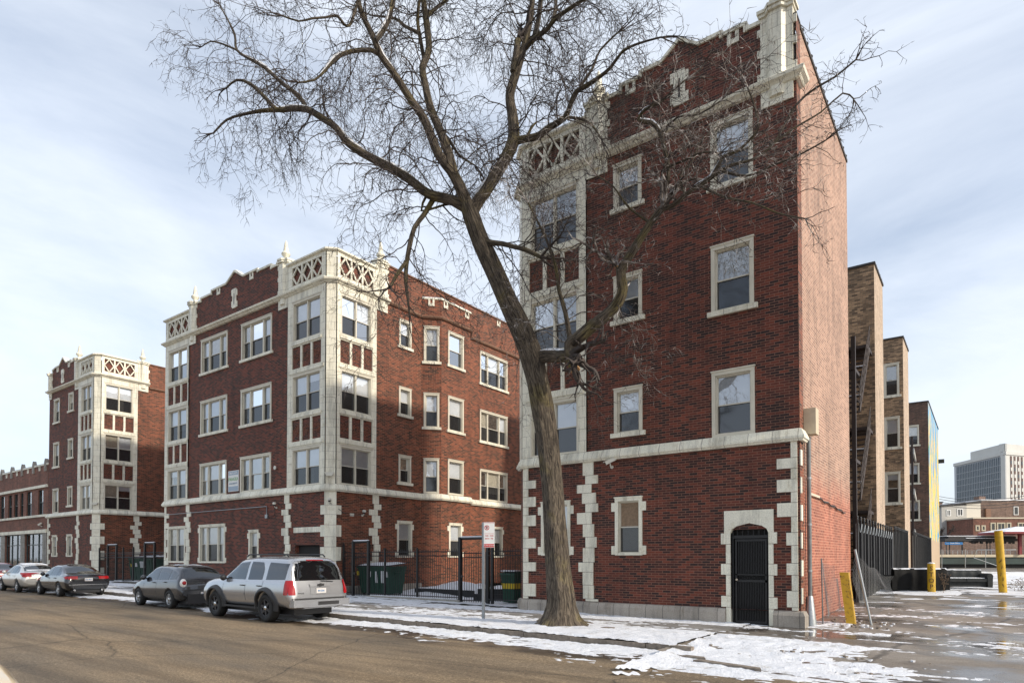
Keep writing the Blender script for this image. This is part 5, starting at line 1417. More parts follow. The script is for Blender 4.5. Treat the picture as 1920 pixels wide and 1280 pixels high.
# rails, running board, flares, spoiler lamp, bumper step, wiper
for sg in (1, -1):
    x = MB(); x.tube([(-1.95, sg*.60, 1.86), (-1.85, sg*.60, 1.925), (.15, sg*.60, 1.925), (.3, sg*.60, 1.86)], .022, 'dark_trim', 6); x.build('roof_rail', suv)
    x = MB(); x.box((-1.0, min(sg*.80, sg*.99), .36), (1.05, max(sg*.80, sg*.99), .41), 'dark_trim'); x.build('running_board', suv)
for xx in (-1.2, -.2): x = MB(); x.tube([(xx, -.6, 1.93), (xx, .6, 1.93)], .018, 'dark_trim', 5); x.build('cross_bar', suv)
for ax in (-1.38, 1.52):
    for sg in (1, -1):
        f = MB(); rows = []
        for k in range(19):
            a = R(-8)+R(196)*k/18; row = []
            for (rr, dy) in ((.47, -.02), (.47, .075), (.50, .09), (.585, .05), (.60, -.0)):
                px_, pz_ = ax+rr*math.cos(a), .41+rr*math.sin(a)*.98
                row.append((px_, sg*(max(.93, S_.hw(px_, max(.5, min(1.1, pz_))))*1.0+dy), pz_))
            rows.append(row)
        f.grid(rows, 'dark_trim'); f.build('wheel_arch', suv)
x = MB(); x.box((-2.72, -.92, .46), (-2.50, .92, .66), 'paint_silver'); x.box((-2.725, -.55, .50), (-2.715, .15, .60), 'dark_trim'); x.build('rear_bumper', suv)
x = MB(); S_.end_patch(x, -.34, .34, 1.02, 1.10, 'paint_silver', True, .03, 8, 2); S_.end_patch(x, -.32, .32, .80, 1.015, 'paint_silver', True, .012, 8, 3); x.build('handle_panel', suv)
x = MB(); zz = 1.78; S_.end_patch(x, -.28, .28, 1.745, 1.775, 'lamp_red', True, .012, 8, 2); x.build('brake_lamp', suv)
x = MB(); a = S_.end_x(.0, 1.17, True); x.tube([(a-.02, -.05, 1.17), (a-.03, -.45, 1.15)], .012, 'dark_trim', 5)
xe = S_.end_x(.0, 1.06, True)-.035; x.prism([(-.11, -.03), (-.04, -.03), (-.035, -.045), (.035, -.045), (.04, -.03), (.11, -.03), (.095, .03), (.04, .03), (.035, .045), (-.035, .045), (-.04, .03), (-.125, .03)], 0, .01, 'dark_trim', lambda u, v, w_: Vector((xe-w_, u, 1.06+v)))
x.build('badge', suv)
text('TAHOE', .06, 'chrome', frameM((S_.end_x(.62, .84, True)-.012, .62, .84), (0, -1, 0), (0, 0, 1)), suv)
put(suv, -14.1, -5.77, 0)

# sedans and hatchback
def sedan_st(L=4.8, H=1.47, W=.91, k=1.0):
    h = L/2
    return [(-h, .42, .66, .72, W*.80, W*.86, W*.82, W*.70), (-h+.04, .34, .84, .94, W*.88, W*.97, W*.92, W*.80), (-h+.14, .28, .92, 1.02, W*.92, W, W*.95, W*.82), (-h+.62, .25, .96, 1.07, W*.93, W, W*.95, W*.80), (-h+1.25, .24, .95, H-.10, W*.93, W, W*.94, W*.66), (-h+1.6, .24, .94, H-.01, W*.93, W, W*.94, W*.64), (-.05, .24, .92, H+.0, W*.93, W, W*.94, W*.64), (.42, .24, .91, H-.06, W*.93, W, W*.93, W*.64),
            (1.28, .25, .88, .98, W*.92, W*.98, W*.90, W*.76), (h-.5, .25, .80, .88, W*.90, W*.96, W*.84, W*.72), (h-.12, .26, .66, .74, W*.80, W*.86, W*.76, W*.60), (h, .34, .55, .60, W*.6, W*.66, W*.6, W*.5)]
def sedan(label, matp, L=4.8, H=1.47, lampz=(.80, .93), lamps=None, spokes=5, glass='car_glass', frost=False, rim='rim', group='cars parked along the kerb', extra_trim=True, reg='K42 9810', mx=3.22):
    h = L/2; st = sedan_st(L, H)
    wn = [([(-h+1.02, .97), (-h+1.32, .96)], [(-h+1.02, 1.05), (-h+1.32, H-.19)], glass), ([(-h+1.37, .96), (-h+2.2, .955)], [(-h+1.37, H-.17), (-h+1.7, H-.11), (-h+2.2, H-.11)], glass), ([(-h+2.27, .955), (-h+3.38, .95)], [(-h+2.27, H-.11), (-h+2.62, H-.14), (-h+3.38, .99)], glass)]
    root, S2 = make_car(label, 0, 0, st, (-h+1.02, -h+1.02+2.73), .325, .21, 1.60, matp, wn, (1.07, H-.10, .66, .16, 'car_glass_dark'), (1.00, H-.12, .70, .12, glass), dict(spokes=spokes, rim=rim), group=group)
    car_extras(root, S2, dict(seams=[(-h+2.24, .35, .94), (-h+3.32, .35, .92), (-h+1.34, .72, .94)], handles=[(-h+2.42, .84), (-h+1.52, .84)], hmat=matp, mmat=matp, mirror=(-h+mx, 1.0), lamps=lamps or [(.42, .80, lampz[0], lampz[1], .28, -h+.07, 'lamp_red')], lampcut=.6, heads=[(.42, .70, .55, .66)], plate=(.78 if H > 1.46 else .52, .16), reg=reg,
        trim=[(-h+1.5, -h+3.3, .50, .525, 'chrome' if matp == 'paint_black' else matp)], reartrim=[(.80, .54, .56, 'chrome' if matp == 'paint_black' else matp)]))
    return root, S2
blk, S2 = sedan('black four door sedan with red tail lamps and chrome exhausts, parked before the dumpster gate', 'paint_black')
x = MB()
for y in (.55, -.55): x.lathe((-2.40, y, .30), [(.03, -.02), (.045, -.02), (.045, .1), (.03, .1)], 'chrome', 12, 'x')
x.build('exhaust', blk); put(blk, -31.65, -5.15, 0)
slv, S2 = sedan('champagne silver sedan with frosted rear window and snow on its roof', 'paint_champagne', 4.75, 1.45, (.78, 1.0), [(.52, .84, .78, 1.0, .30, -4.75/2+.07, 'lamp_red')], reg='A18 553')
x = MB(); rows = []
for k in range(9):
    row = []
    for j in range(9):
        y = lerp(-.55, .55, j/8); xx = lerp(-.95, .35, k/8); s = S2.sec_at(xx); z = max(p[1] for p in s); e = math.sin(math.pi*k/8)*math.sin(math.pi*j/8)
        row.append((xx, y, z-.02-.02*abs(y)/.55+.045*min(1, e*3)))
    rows.append(row)
x.grid(rows, 'snow'); S2.end_patch(x, -.55, .55, 1.09, 1.15, 'snow', True, .015, 12, 3); x.build('snow_on_roof', slv)
put(slv, -36.95, -5.2, 0)
red, S2 = sedan('dark red car cut off by the left edge of the picture', 'paint_red', 4.6, 1.46, reg='T77 204'); put(red, -43.0, -5.05, 0)
cream, S2 = sedan('cream yellow car at the bottom left corner, on the near side of the street', 'paint_cream', 4.7, 1.46, group=None, reg='9081 TX', mx=2.3)
place(cream, (-4.50, -16.20, road_z(-5)), 0)
# grey hatchback
h = 2.2; W = .89
st = [(-h, .42, .62, .70, .72, .78, .74, .66), (-h+.04, .34, .84, .98, .80, .87, .83, .74), (-h+.12, .28, .98, 1.10, .83, .89, .85, .74), (-h+.30, .26, 1.01, 1.30, .84, W, .85, .70), (-h+.52, .25, 1.01, 1.47, .84, W, .85, .62), (-h+.8, .24, 1.0, 1.53, .84, W, .85, .62), (-.1, .24, .96, 1.56, .84, W, .85, .62), (.3, .24, .95, 1.52, .84, W, .84, .62), (1.2, .25, .92, 1.04, .83, .88, .82, .70), (1.75, .26, .84, .93, .80, .86, .77, .66), (2.08, .28, .68, .76, .70, .78, .68, .54), (h, .36, .55, .62, .5, .58, .52, .4)]
wn = [([(-h+.42, 1.06), (-h+.95, 1.04)], [(-h+.42, 1.22), (-h+.95, 1.37)], 'car_glass'), ([(-h+1.02, 1.03), (-h+1.86, 1.01)], [(-h+1.02, 1.37), (-h+1.4, 1.43), (-h+1.86, 1.445)], 'car_glass'), ([(-h+1.93, 1.01), (-h+3.15, .99)], [(-h+1.93, 1.44), (-h+2.35, 1.42), (-h+3.15, 1.06)], 'car_glass')]
hat, S3 = make_car('dark grey hatchback with round red and white tail lamps, parked behind the silver vehicle', 0, 0, st, (-h+.86, -h+.86+2.6), .325, .21, 1.55, 'paint_grey', wn, (1.10, 1.45, .64, .14, 'car_glass_dark'), (1.05, 1.44, .62, .1, 'car_glass'), dict(spokes=5, rim='rim'))
car_extras(hat, S3, dict(seams=[(-h+1.9, .35, 1.0), (-h+3.0, .35, .96)], handles=[(-h+2.12, .9), (-h+1.2, .93)], hmat='paint_grey', mirror=(-h+2.98, 1.07), mmat='paint_grey', lamps=[], heads=[(.4, .62, .6, .72)], plate=(.52, .16), reg='S63 771', trim=[], reartrim=[(.78, .66, .69, 'dark_trim')]))
for sg in (1, -1):
    for (rx_, ry_, rz_, dx, dz, mt) in ((.10, .12, .17, 0, 0, 'lamp_clear'), (.10, .085, .085, -.03, .02, 'lamp_red')):
        l = MB(); c = Vector((S3.end_x(.70, .9, True)+.035+dx, sg*.72, .90+dz)); rows = []
        for a in range(9):
            t = math.pi*a/8; rows.append([c+Vector((rx_*math.sin(t)*math.cos(p), ry_*math.sin(t)*math.sin(p), rz_*math.cos(t))) for p in [2*math.pi*j/14 for j in range(14)]])
        l.grid(rows, mt, True); l.build('tail_lamp', hat)
x = MB(); x.lathe((-1.5, 0, 1.58), [(.01, 0), (.008, .02), (.004, .28)], 'dark_trim', 6); x.build('antenna', hat)
x = MB()
for (a, b, c, d_) in ((-1.4, -1.0, -.3, .2), (-1.2, -.9, .3, .55)): x.grid([[(lerp(a, b, i/4), lerp(c, d_, j/4), S3.sec_at(lerp(a, b, i/4))[-1][1]-.012+.03*math.sin(math.pi*i/4)*math.sin(math.pi*j/4)) for j in range(5)] for i in range(5)], 'snow')
x.build('snow_on_roof', hat)
put(hat, -20.98, -5.28, 0)
# ================================================================== street furniture
def V(x, y, z): return Vector((x, y, z))
sx, sy = -7.49, -3.43; g0 = SL*sx
sg_ = empty('parking_sign', (sx, sy, g0), 'white and red parking sign on a grey metal post left of the big tree', 'sign')
mb = MB(); mb.box((sx-.035, sy-.02, g0-.1), (sx+.035, sy+.02, g0+2.72), 'galvanised')
mb.box((sx-.045, sy-.024, g0-.1), (sx-.035, sy+.024, g0+2.72), 'galvanised'); mb.build('post', sg_)
fw = Vector((.86, .51, 0)).normalized(); nn = Vector((fw.y, -fw.x, 0))
def sgT(u, v, w_): return V(sx+.03, sy-.03, g0)+fw*u+nn*w_+V(0, 0, v)
mb = MB(); mb.box((0, 2.02, 0), (.30, 2.72, .006), 'sign_white', lambda u, v, w_: sgT(u, v, w_)); pl_ = mb.build('sign_plate', sg_)
mb = MB(); mb.box((.008, 2.03, .0062), (.292, 2.12, .009), 'sign_red', lambda u, v, w_: sgT(u, v, w_))
mb.box((.012, 2.70, .0062), (.288, 2.708, .008), 'sign_red', lambda u, v, w_: sgT(u, v, w_)); mb.build('marking', sg_); mb = MB(); mb.box((.02, 2.40, .0062), (.28, 2.408, .008), 'sign_red', lambda u, v, w_: sgT(u, v, w_))
rows = [[sgT(.085+r_*math.cos(a), 2.57+r_*math.sin(a), .009) for r_ in (.052, .068)] for a in [2*math.pi*k/20 for k in range(21)]]
mb.grid(rows, 'sign_red', smooth=False); mb.prism([(-.045, .04), (-.035, .05), (.045, -.04), (.035, -.05)], .009, .011, 'sign_red', lambda u, v, w_: sgT(.085+u, 2.57+v, w_)); mb.build('marking', sg_)
def sgM(u, v): return frameM(sgT(u, v, .0075), fw, (0, 0, 1))
text('P', .11, 'sign_black', sgM(.085, 2.565), sg_)
text('7AM - 9AM', .05, 'sign_red', sgM(.15, 2.345), sg_); text('MON - FRI', .05, 'sign_red', sgM(.15, 2.265), sg_)
text('TOW ZONE', .055, 'sign_white', frameM(sgT(.15, 2.075, .0095), fw, (0, 0, 1)), sg_)
# --- fences
def pickets(mb, a, b, z0, z1, sp=.11, spear=True):
    a = Vector(a); b = Vector(b); L_ = (b-a).length; n = max(1, int(L_/sp)); d = (b-a)/L_
    for k in range(1, n):
        p = a+(b-a)*(k/n); g = p.z
        mb.box((p.x-.008, p.y-.008, g+z0), (p.x+.008, p.y+.008, g+z1), 'black_iron')
        if spear: mb.face([(p.x-.014, p.y, g+z1), (p.x+.014, p.y, g+z1), (p.x, p.y, g+z1+.07)], 'black_iron')
    for z in (z0+.06, z1-.22, z1-.06):
        q = [a+V(0, 0, z), b+V(0, 0, z)]; mb.tube(q, .018, 'black_iron', 4, False)
def post(parent, x, y, z0, h, w=.06, cap=True):
    mb = MB(); mb.box((x-w/2, y-w/2, z0-.1), (x+w/2, y+w/2, z0+h), 'black_iron')
    if cap: mb.box((x-w/2-.012, y-w/2-.012, z0+h), (x+w/2+.012, y+w/2+.012, z0+h+.02), 'black_iron'); mb.lathe((x, y, z0+h+.02), [(.02, 0), (.032, .025), (.012, .06)], 'black_iron', 8)
    return mb.build('post', parent)
def gate_frame(parent, a, b, g, h):
    mb = MB()
    for p in (a, b): mb.box((p[0]-.055, p[1]-.055, g-.1), (p[0]+.055, p[1]+.055, g+h), 'black_iron')
    d = Vector((b[0]-a[0], b[1]-a[1])).normalized()
    mb.tube([(a[0]+d.x*.056, a[1]+d.y*.056, g+h-.055), (b[0]-d.x*.056, b[1]-d.y*.056, g+h-.055)], .05, 'black_iron', 4, False)
    mb.tube([(a[0], a[1], g+h+.008), (b[0], b[1], g+h+.008)], .03, 'snow', 6)
    pickets(mb, (a[0], a[1], g), (b[0], b[1], g), .06, min(h-.2, 1.95), .11, False)
    mb.lathe((a[0]+d.x*.12, a[1]+d.y*.12-.03, g+1.02), [(.05, -.02), (.05, .02)], 'black_iron', 8, 'y')
    return mb.build('gate', parent)
F1 = empty('iron_fence', (-14.8, 1.2, .06), 'black iron picket fence with two gate frames between nearest and middle building', 'fence', 'iron fences between the apartment blocks')
yf = 1.15
gate_frame(F1, (-18.55, yf), (-17.55, yf), .07, 2.44)
gate_frame(F1, (-12.35, yf), (-10.95, yf-.05), .05, 2.50)
mb = MB()
for a, b in (((-19.3, yf), (-18.6, yf)), ((-17.5, yf), (-16.55, yf)), ((-16.5, yf), (-14.65, yf)), ((-14.6, yf), (-12.42, yf)), ((-10.9, yf-.1), (-9.0, yf-.1))): mb = MB(); pickets(mb, (*a, .09), (*b, .09), .1, 1.98); mb.build('picket_panel', F1)
for x, h in ((-16.52, 2.05), (-14.62, 2.05), (-10.72, 2.62), (-19.2, 2.3)): post(F1, x, yf if x < -11 else yf-.08, .06, h, .09 if x > -11 else .075)
mb = MB(); mb.box((-17.5, yf-.14, -.05), (-12.3, yf+.14, .17), 'grey_stone'); mb.box((-17.4, yf-.05, .171), (-12.5, yf+.12, .20), 'snow'); mb.build('fence_kerb', F1)
F2 = empty('iron_fence', (-39, .7, .16), 'black iron fence with two gate frames between the middle and the far building', 'fence', 'iron fences between the apartment blocks')
yf2 = .75
gate_frame(F2, (-42.6, yf2), (-41.3, yf2), .2, 2.44); gate_frame(F2, (-37.35, yf2), (-36.1, yf2), .2, 2.5)
mb = MB()
for z in (1.9, 1.6): mb.tube([(-44.0, yf2, z+.2), (-34.5, yf2, z+.2)], .02, 'black_iron', 4, False)
mb.build('rail', F2)
for a, b in (((-44.0, yf2), (-42.65, yf2)), ((-41.2, yf2), (-37.4, yf2)), ((-36.0, yf2), (-34.5, yf2))): mb = MB(); pickets(mb, (*a, .3), (*b, .3), .05, 1.75, .14); mb.build('picket_panel', F2)
for x in (-43.9, -40.3, -38.9): post(F2, x, yf2, .2, 2.2, .08)
mb = MB(); mb.box((-41.2, yf2-.16, .0), (-34.6, yf2+.2, .30), 'grey_stone'); mb.box((-41.2, yf2-.17, .301), (-34.6, yf2+.2, .33), 'snow'); mb.build('fence_kerb', F2)
# low black timber edging with snow behind fence 1
mb = MB()
for (a, b, h) in (((-16.8, 3.2), (-13.2, 3.0), .30), ((-12.5, 2.4), (-9.6, 3.4), .42), ((-12.3, 1.9), (-9.6, 2.7), .25)):
    z = .12; a_, b_ = Vector(a), Vector(b); d = (b_-a_).normalized(); n_ = Vector((-d.y, d.x))*.04
    mb.prism([tuple(a_-n_), tuple(b_-n_), tuple(b_+n_), tuple(a_+n_)], z, z+h, 'black_wood', lambda u, v, w_: V(u, v, w_))
o = mb.build('timber_edging'); tag(o, 'low black timber edging boards around the snowy bed behind the iron fence', 'edging')
mb = MB(); mb.box((-11.86, 3.3, .1), (-11.80, 3.36, 1.25), 'sign_white'); mb.box((-11.92, 3.28, .95), (-11.74, 3.30, 1.28), 'sign_white'); o = mb.build('marker_post'); tag(o, 'small white marker post standing in the snow behind the gate frame', 'post')
# --- dumpsters
def dumpster(loc, rz, label, L_=1.9, W_=1.15, H_=1.25, stickers=()):
    root = empty('dumpster', (0, 0, 0), label, 'dumpster', 'green dumpsters in the side yards')
    mb = MB(); P = lambda x, y, z: (x, y, z)
    b0, b1 = .12, H_; t = .12
    v = [(-L_/2+t, -W_/2+t, b0), (L_/2-t, -W_/2+t, b0), (L_/2-t, W_/2-t, b0), (-L_/2+t, W_/2-t, b0), (-L_/2, -W_/2, b1), (L_/2, -W_/2, b1), (L_/2, W_/2, b1), (-L_/2, W_/2, b1)]
    for q in ((0, 1, 2, 3), (0, 1, 5, 4), (1, 2, 6, 5), (2, 3, 7, 6), (3, 0, 4, 7), (4, 5, 6, 7)): mb.face([v[i] for i in q], 'green_bin')
    mb.box((-L_/2-.03, -W_/2-.03, b1-.10), (L_/2+.03, -W_/2-.005, b1-.02), 'green_bin'); mb.box((L_/2+.005, -W_/2, b1-.10), (L_/2+.03, W_/2, b1-.02), 'green_bin')
    for k in range(5):
        x = -L_/2+.25+k*(L_-.5)/4; s = (b1-.12-b0); mb.prism([(x-.03, b0+.05), (x+.03, b0+.05), (x+.03, b1-.12), (x-.03, b1-.12)], 0, .025, 'green_bin', lambda u, v_, w_: (u, -W_/2+t*(1-(v_-b0)/(b1-b0))-w_, v_))
    for sx_ in (-1, 1): mb.box((sx_*(L_/2+.06)-.05, -.2, b1-.35), (sx_*(L_/2+.06)+.05, .2, b1-.25), 'green_bin')
    mb.build('body', root)
    l = MB()
    for a, b_ in ((-L_/2, -.01), (.01, L_/2)): l.prism([(-W_/2-.04, b1+.005), (W_/2, b1+.12), (W_/2, b1+.15), (-W_/2-.04, b1+.035)], a, b_, 'lid_black', lambda u, v_, w_: (w_, u, v_))
    l.build('lid', root)
    s = MB(); rows = []
    for i in range(17):
        row = []
        for j in range(7):
            x = -L_/2+L_*i/16; y = -W_/2+W_*j/6; e = min(1, 3*math.sin(math.pi*i/16))*min(1, 3*math.sin(math.pi*j/6)); row.append((x, y, b1+.034+.115*j/6+.055*e*(1+.5*nz(x+loc[0], y, 3, 2))))
        rows.append(row)
    s.grid(rows, 'snow'); s.build('snow', root)
    for (x0, x1, z0, z1, mt) in stickers:
        k = MB(); f_ = lambda z: -W_/2+t*(1-(z-b0)/(b1-b0))-.03; k.face([(x0, f_(z0), z0), (x1, f_(z0), z0), (x1, f_(z1), z1), (x0, f_(z1), z1)], mt); k.build('sticker', root)
    for x_ in (-1, 1):
        for y_ in (-1, 1): w = MB(); w.lathe((x_*(L_/2-.2), y_*(W_/2-.2)-.03, .07), [(.02, 0), (.07, 0), (.07, .06), (.02, .06)], 'rubber', 10, 'y'); w.build('wheel', root)
    root.location = loc; root.rotation_euler = (0, 0, rz); return root
dumpster((-18.15, 2.45, .07), 0.0, 'green dumpster with several stickers, behind the gate frame beside the middle building tower', 2.0, 1.1, 1.32, ((-.35, -.1, .85, 1.1, 'label_white'), (.15, .3, .60, 1.1, 'label_white'), (.52, .78, .6, 1.12, 'label_white'), (.85, .98, .85, 1.1, 'label_white'), (-1.05, -.9, .92, 1.1, 'label_yellow')))
d2 = dumpster((-40.15, 2.3, .2), 0.0, 'green dumpster with a large white notice, in the far yard beside the narrow block', 3.2, 1.3, 1.55, ((.05, .85, .95, 1.35, 'label_white'), (-.65, -.3, 1.0, 1.25, 'label_white'), (-1.3, -1.15, 1.0, 1.2, 'label_yellow')))
mb = MB(); z = 1.28
mb.prism([(.3, 0), (.42, .1), (.34, .1)], 0, .006, 'green_bin', lambda u, v, w_: (u-.1, -.62-w_, 1.15+v)); mb.prism([(.5, 0), (.6, 0), (.68, .1), (.46, .1)], 0, .006, 'label_yellow', lambda u, v, w_: (u, -.62-w_, 1.18+v)); o = mb.build('sticker_mark'); o.parent = d2
cart = empty('waste_cart', (-10.5, 1.9, .05), 'tall green waste cart with a yellow band, tucked against the nearest building beside the fence', 'bin')
mb = MB()
for (w0, z0, w1, z1, mt) in ((.24, .12, .275, .62, 'green_bin'), (.275, .62, .288, .82, 'label_yellow'), (.288, .82, .31, 1.12, 'green_bin')):
    A0 = [V(-10.5+sx_*w0, 2.0+sy_*w0, z0) for sx_, sy_ in ((-1, -1), (1, -1), (1, 1), (-1, 1))]; A1 = [V(-10.5+sx_*w1, 2.0+sy_*w1, z1) for sx_, sy_ in ((-1, -1), (1, -1), (1, 1), (-1, 1))]
    for k in range(4): mb.face([A0[k], A0[(k+1) % 4], A1[(k+1) % 4], A1[k]], mt)
    if z0 < .2: mb.face(A0, mt)
mb.build('body', cart)
mb = MB(); mb.prism([(1.64, 1.12), (2.34, 1.12), (2.32, 1.22), (2.0, 1.26), (1.66, 1.2)], -10.84, -10.16, 'green_bin', lambda u, v, w_: V(w_, u, v)); mb.box((-10.82, 1.68, 1.262), (-10.18, 2.2, 1.30), 'snow'); mb.build('lid', cart)
for sx_ in (-1, 1): mb = MB(); mb.lathe((-10.5+sx_*.25-.03, 2.22, .14), [(.02, 0), (.13, 0), (.13, .06), (.02, .06)], 'rubber', 14, 'x'); mb.build('wheel', cart)
# --- wall cameras and flood lamps
def cctv(base, n, label, look, bullet=True):
    root = empty('security_camera', base, label, 'camera'); b = Vector(base); n = Vector(n).normalized(); lk = Vector(look).normalized()
    mb = MB(); mb.tube([b, b+n*.03], .05, 'white_plastic', 12); mb.tube([b+n*.03, b+n*.11+V(0, 0, .02), b+n*.13+V(0, 0, .10)], .018, 'white_plastic', 8); mb.build('bracket', root)
    c = b+n*.14+V(0, 0, .16); x = lk; z = V(0, 0, 1); y = z.cross(x).normalized(); z = x.cross(y)
    T = lambda u, v, w_: c+x*u+y*v+z*w_
    mb = MB()
    if bullet:
        mb.box((-.19, -.055, -.05), (.15, .055, .05), 'white_plastic', T); mb.box((-.20, -.07, .052), (.20, .07, .064), 'white_plastic', T); mb.box((.15, -.04, -.035), (.156, .04, .035), 'sign_black', T); mb.build('housing', root)
    else:
        mb.lathe(tuple(c), [(.07, -.02), (.085, .02), (.085, .06), (.05, .09)], 'white_plastic', 14); mb.lathe(tuple(c), [(.02, -.085), (.05, -.07), (.068, -.02)], 'sign_black', 14); mb.build('housing', root)
cctv((-5.28, -.0, 4.50), (0, -1, 0), 'white box shaped security camera under the stone belt of the nearest building', (-.75, -.5, -.45))
cctv((-23.3, .49, 4.15), (0, -1, 0), 'small white dome camera on the brick under the belt, left of the middle building tower', (0, -1, 0), False)
cctv((-19.5, .62, 4.15), (.7, -.7, 0), 'small white dome camera on the chamfered corner of the middle building', (0, -1, 0), False)
cctv((XS+.02, 2.3, 3.72), (1, 0, 0), 'small white dome camera on the side wall of the middle building tower', (1, 0, 0), False)
cctv((-53.6, .49, 4.15), (0, -1, 0), 'white security camera on the shop building beside the narrow block', (-.9, -.3, -.4))
def flood(base, n, label):
    root = empty('flood_lamp', base, label, 'lamp'); b = Vector(base); n = Vector(n).normalized(); t = V(-n.y, n.x, 0)
    mb = MB(); mb.tube([b, b+n*.12], .022, 'galvanised', 8); mb.build('arm', root)
    mb = MB(); T = lambda u, v, w_: b+n*(.12+v)+t*u+V(0, 0, w_); mb.prism([(-.20, .08), (.20, .08), (.12, -.08), (-.12, -.08)], -.06, .08, 'white_plastic', lambda u, v, w_: T(u, w_, v)); mb.build('lamp_head', root)
flood((-19.5, .6, 5.45), (.7, -.7, 0), 'white flood lamp on the stone corner pier of the middle building')
flood((-44.25, .62, 5.4), (.7, -.7, 0), 'white flood lamp on the stone corner pier of the narrow far building')
mb = MB(); mb.lathe((-23.35, .42, 6.05), [(.03, .08), (.09, .0), (.1, -.03)], 'white_plastic', 12, 'y'); o = mb.build('round_wall_lamp'); tag(o, 'small round lamp on the brick right of the windows of the middle building', 'lamp')
# --- property sign on B
ps = empty('property_sign', (-27.1, .45, 5.6), 'white and pale blue property company sign fixed between two triple windows of the middle building', 'sign')
mb = MB(); mb.box((-27.56, 0, 5.16), (-26.60, .03, 6.22), 'sign_white', fb); mb.box((-27.53, .0302, 6.0), (-26.63, .034, 6.19), 'sign_blue_grey', fb); mb.box((-27.53, .0302, 5.19), (-26.63, .034, 5.42), 'sign_blue_grey', fb); pb = mb.build('sign_panel', ps)
def pbM(z): return frameM(fb(-27.08, .036, z), (1, 0, 0), (0, 0, 1))
text('888.PG.4274', .14, 'sign_white', pbM(6.09), ps); text('PANGEA', .24, 'sign_green', pbM(5.78), ps); text('APARTMENTS', .12, 'sign_blue_grey', pbM(5.56), ps)

# ================================================================== the lot at the right
def lean_box(mb, x, y, w, h, lean, mat, z0):
    T = lambda u, v, k: V(x+u+lean[0]*k, y+v+lean[1]*k, z0+k)
    mb.box((-w/2, -w/2, -.1), (w/2, w/2, h), mat, T)
b1 = empty('bollard', (.95, 1.3, 0), 'rusty yellow square bollard leaning by the corner of the pink side wall', 'bollard')
mb = MB(); lean_box(mb, .92, 1.45, .21, 1.38, (-.11, 0), 'yellow_worn', .0); mb.build('post', b1)
b2 = empty('bollard', (1.95, 12.9, .38), 'short yellow bollard with STOP lettered down it, in front of the dumped black sofa', 'bollard')
b2z = gz(2.0, 13.2); mb = MB(); mb.lathe((2.02, 13.2, b2z), [(.14, -.1), (.14, 1.12), (.12, 1.15)], 'yellow_paint', 20); mb.lathe((2.02, 13.2, b2z+1.15), [(.13, 0), (.12, .03), (.05, .05)], 'snow', 14); mb.build('post', b2)
for k, ch in enumerate('STOP'):
    d = (CAM-V(2.02, 13.2, 0)); d.z = 0; d.normalize(); rt = V(-d.y, d.x, 0)
    text(ch, .24, 'letter_brown', frameM(V(2.02, 13.2, b2z+.95-.24*k)+d*.143, rt, (0, 0, 1)), b2)
b3 = empty('bollard', (4.33, 13.8, .41), 'tall yellow pipe bollard with scrawled markings, standing alone in the open lot', 'bollard')
mb = MB(); T0 = gz(4.3, 13.8); mb.tube([(4.30, 13.8, T0-.1), (4.24, 13.8, T0+1.2), (4.18, 13.8, T0+2.42)], .135, 'yellow_paint', 20); mb.build('post', b3)
mb = MB(); r = random.Random(2); d = (CAM-V(4.3, 13.8, 0)); d.z = 0; d.normalize(); rt = V(-d.y, d.x, 0)
for (z, du) in ((1.25, 0), (1.0, .02), (.75, -.01), (.55, .03), (.3, 0)):
    c = V(4.30-.055*z, 13.8, T0+z)+d*.14+rt*du
    mb.tube([c+rt*r.uniform(-.05, .05)+V(0, 0, r.uniform(-.08, .08)) for _ in range(5)], .007, 'letter_brown', 4)
mb.build('scrawl', b3)
# leaning galvanised pole + torn chain link
cl = empty('chain_link_fence', (1.35, 1.5, 0), 'torn chain link fence sagging from a leaning galvanised pole beside the rusty bollard', 'fence')
mb = MB(); mb.tube([(1.40, 1.44, -.1), (1.02, 1.44, 1.98)], .032, 'galvanised', 10); mb.build('post', cl)
mb = MB(); mb.tube([(.32, 1.0, -.1), (.30, 1.0, 1.75)], .018, 'grey_pipe', 8); mb.build('post', cl)
def mesh_net(mb, f, U, Vn, st, rad, keep=None):
    for s in (1, -1):
        k = -Vn
        while k < U+Vn:
            pts = []
            for j in range(Vn+1):
                u = k+j if s > 0 else k+Vn-j
                if 0 <= u <= U and (keep is None or keep(u/U, j/Vn)): pts.append(f(u/U, j/Vn))
                else:
                    if len(pts) > 1: mb.tube(pts, rad, 'wire_grey', 3, False, False)
                    pts = []
            if len(pts) > 1: mb.tube(pts, rad, 'wire_grey', 3, False, False)
            k += 1
r = random.Random(9)
mb = MB()
mesh_net(mb, lambda u, v: V(.30+.05*math.sin(u*9+v*3)-u*.12, 1.0+u*3.4, .12+v*(1.55-.35*u)+u*.1), 26, 12, .1, .0024, lambda u, v: not (u > .6 and v > .75))
mesh_net(mb, lambda u, v: V(1.10-.35*v*.0+u*.22-.16*v*(1-u)+.06*math.sin(v*7+u*6), 1.6+u*5.2, .03+v*(1.75*(1-.45*u))+u*.12+.05*math.sin(u*14)), 32, 12, .1, .0028, lambda u, v: not (v < .25 and u < .3))
mb.build('wire_mesh', cl)
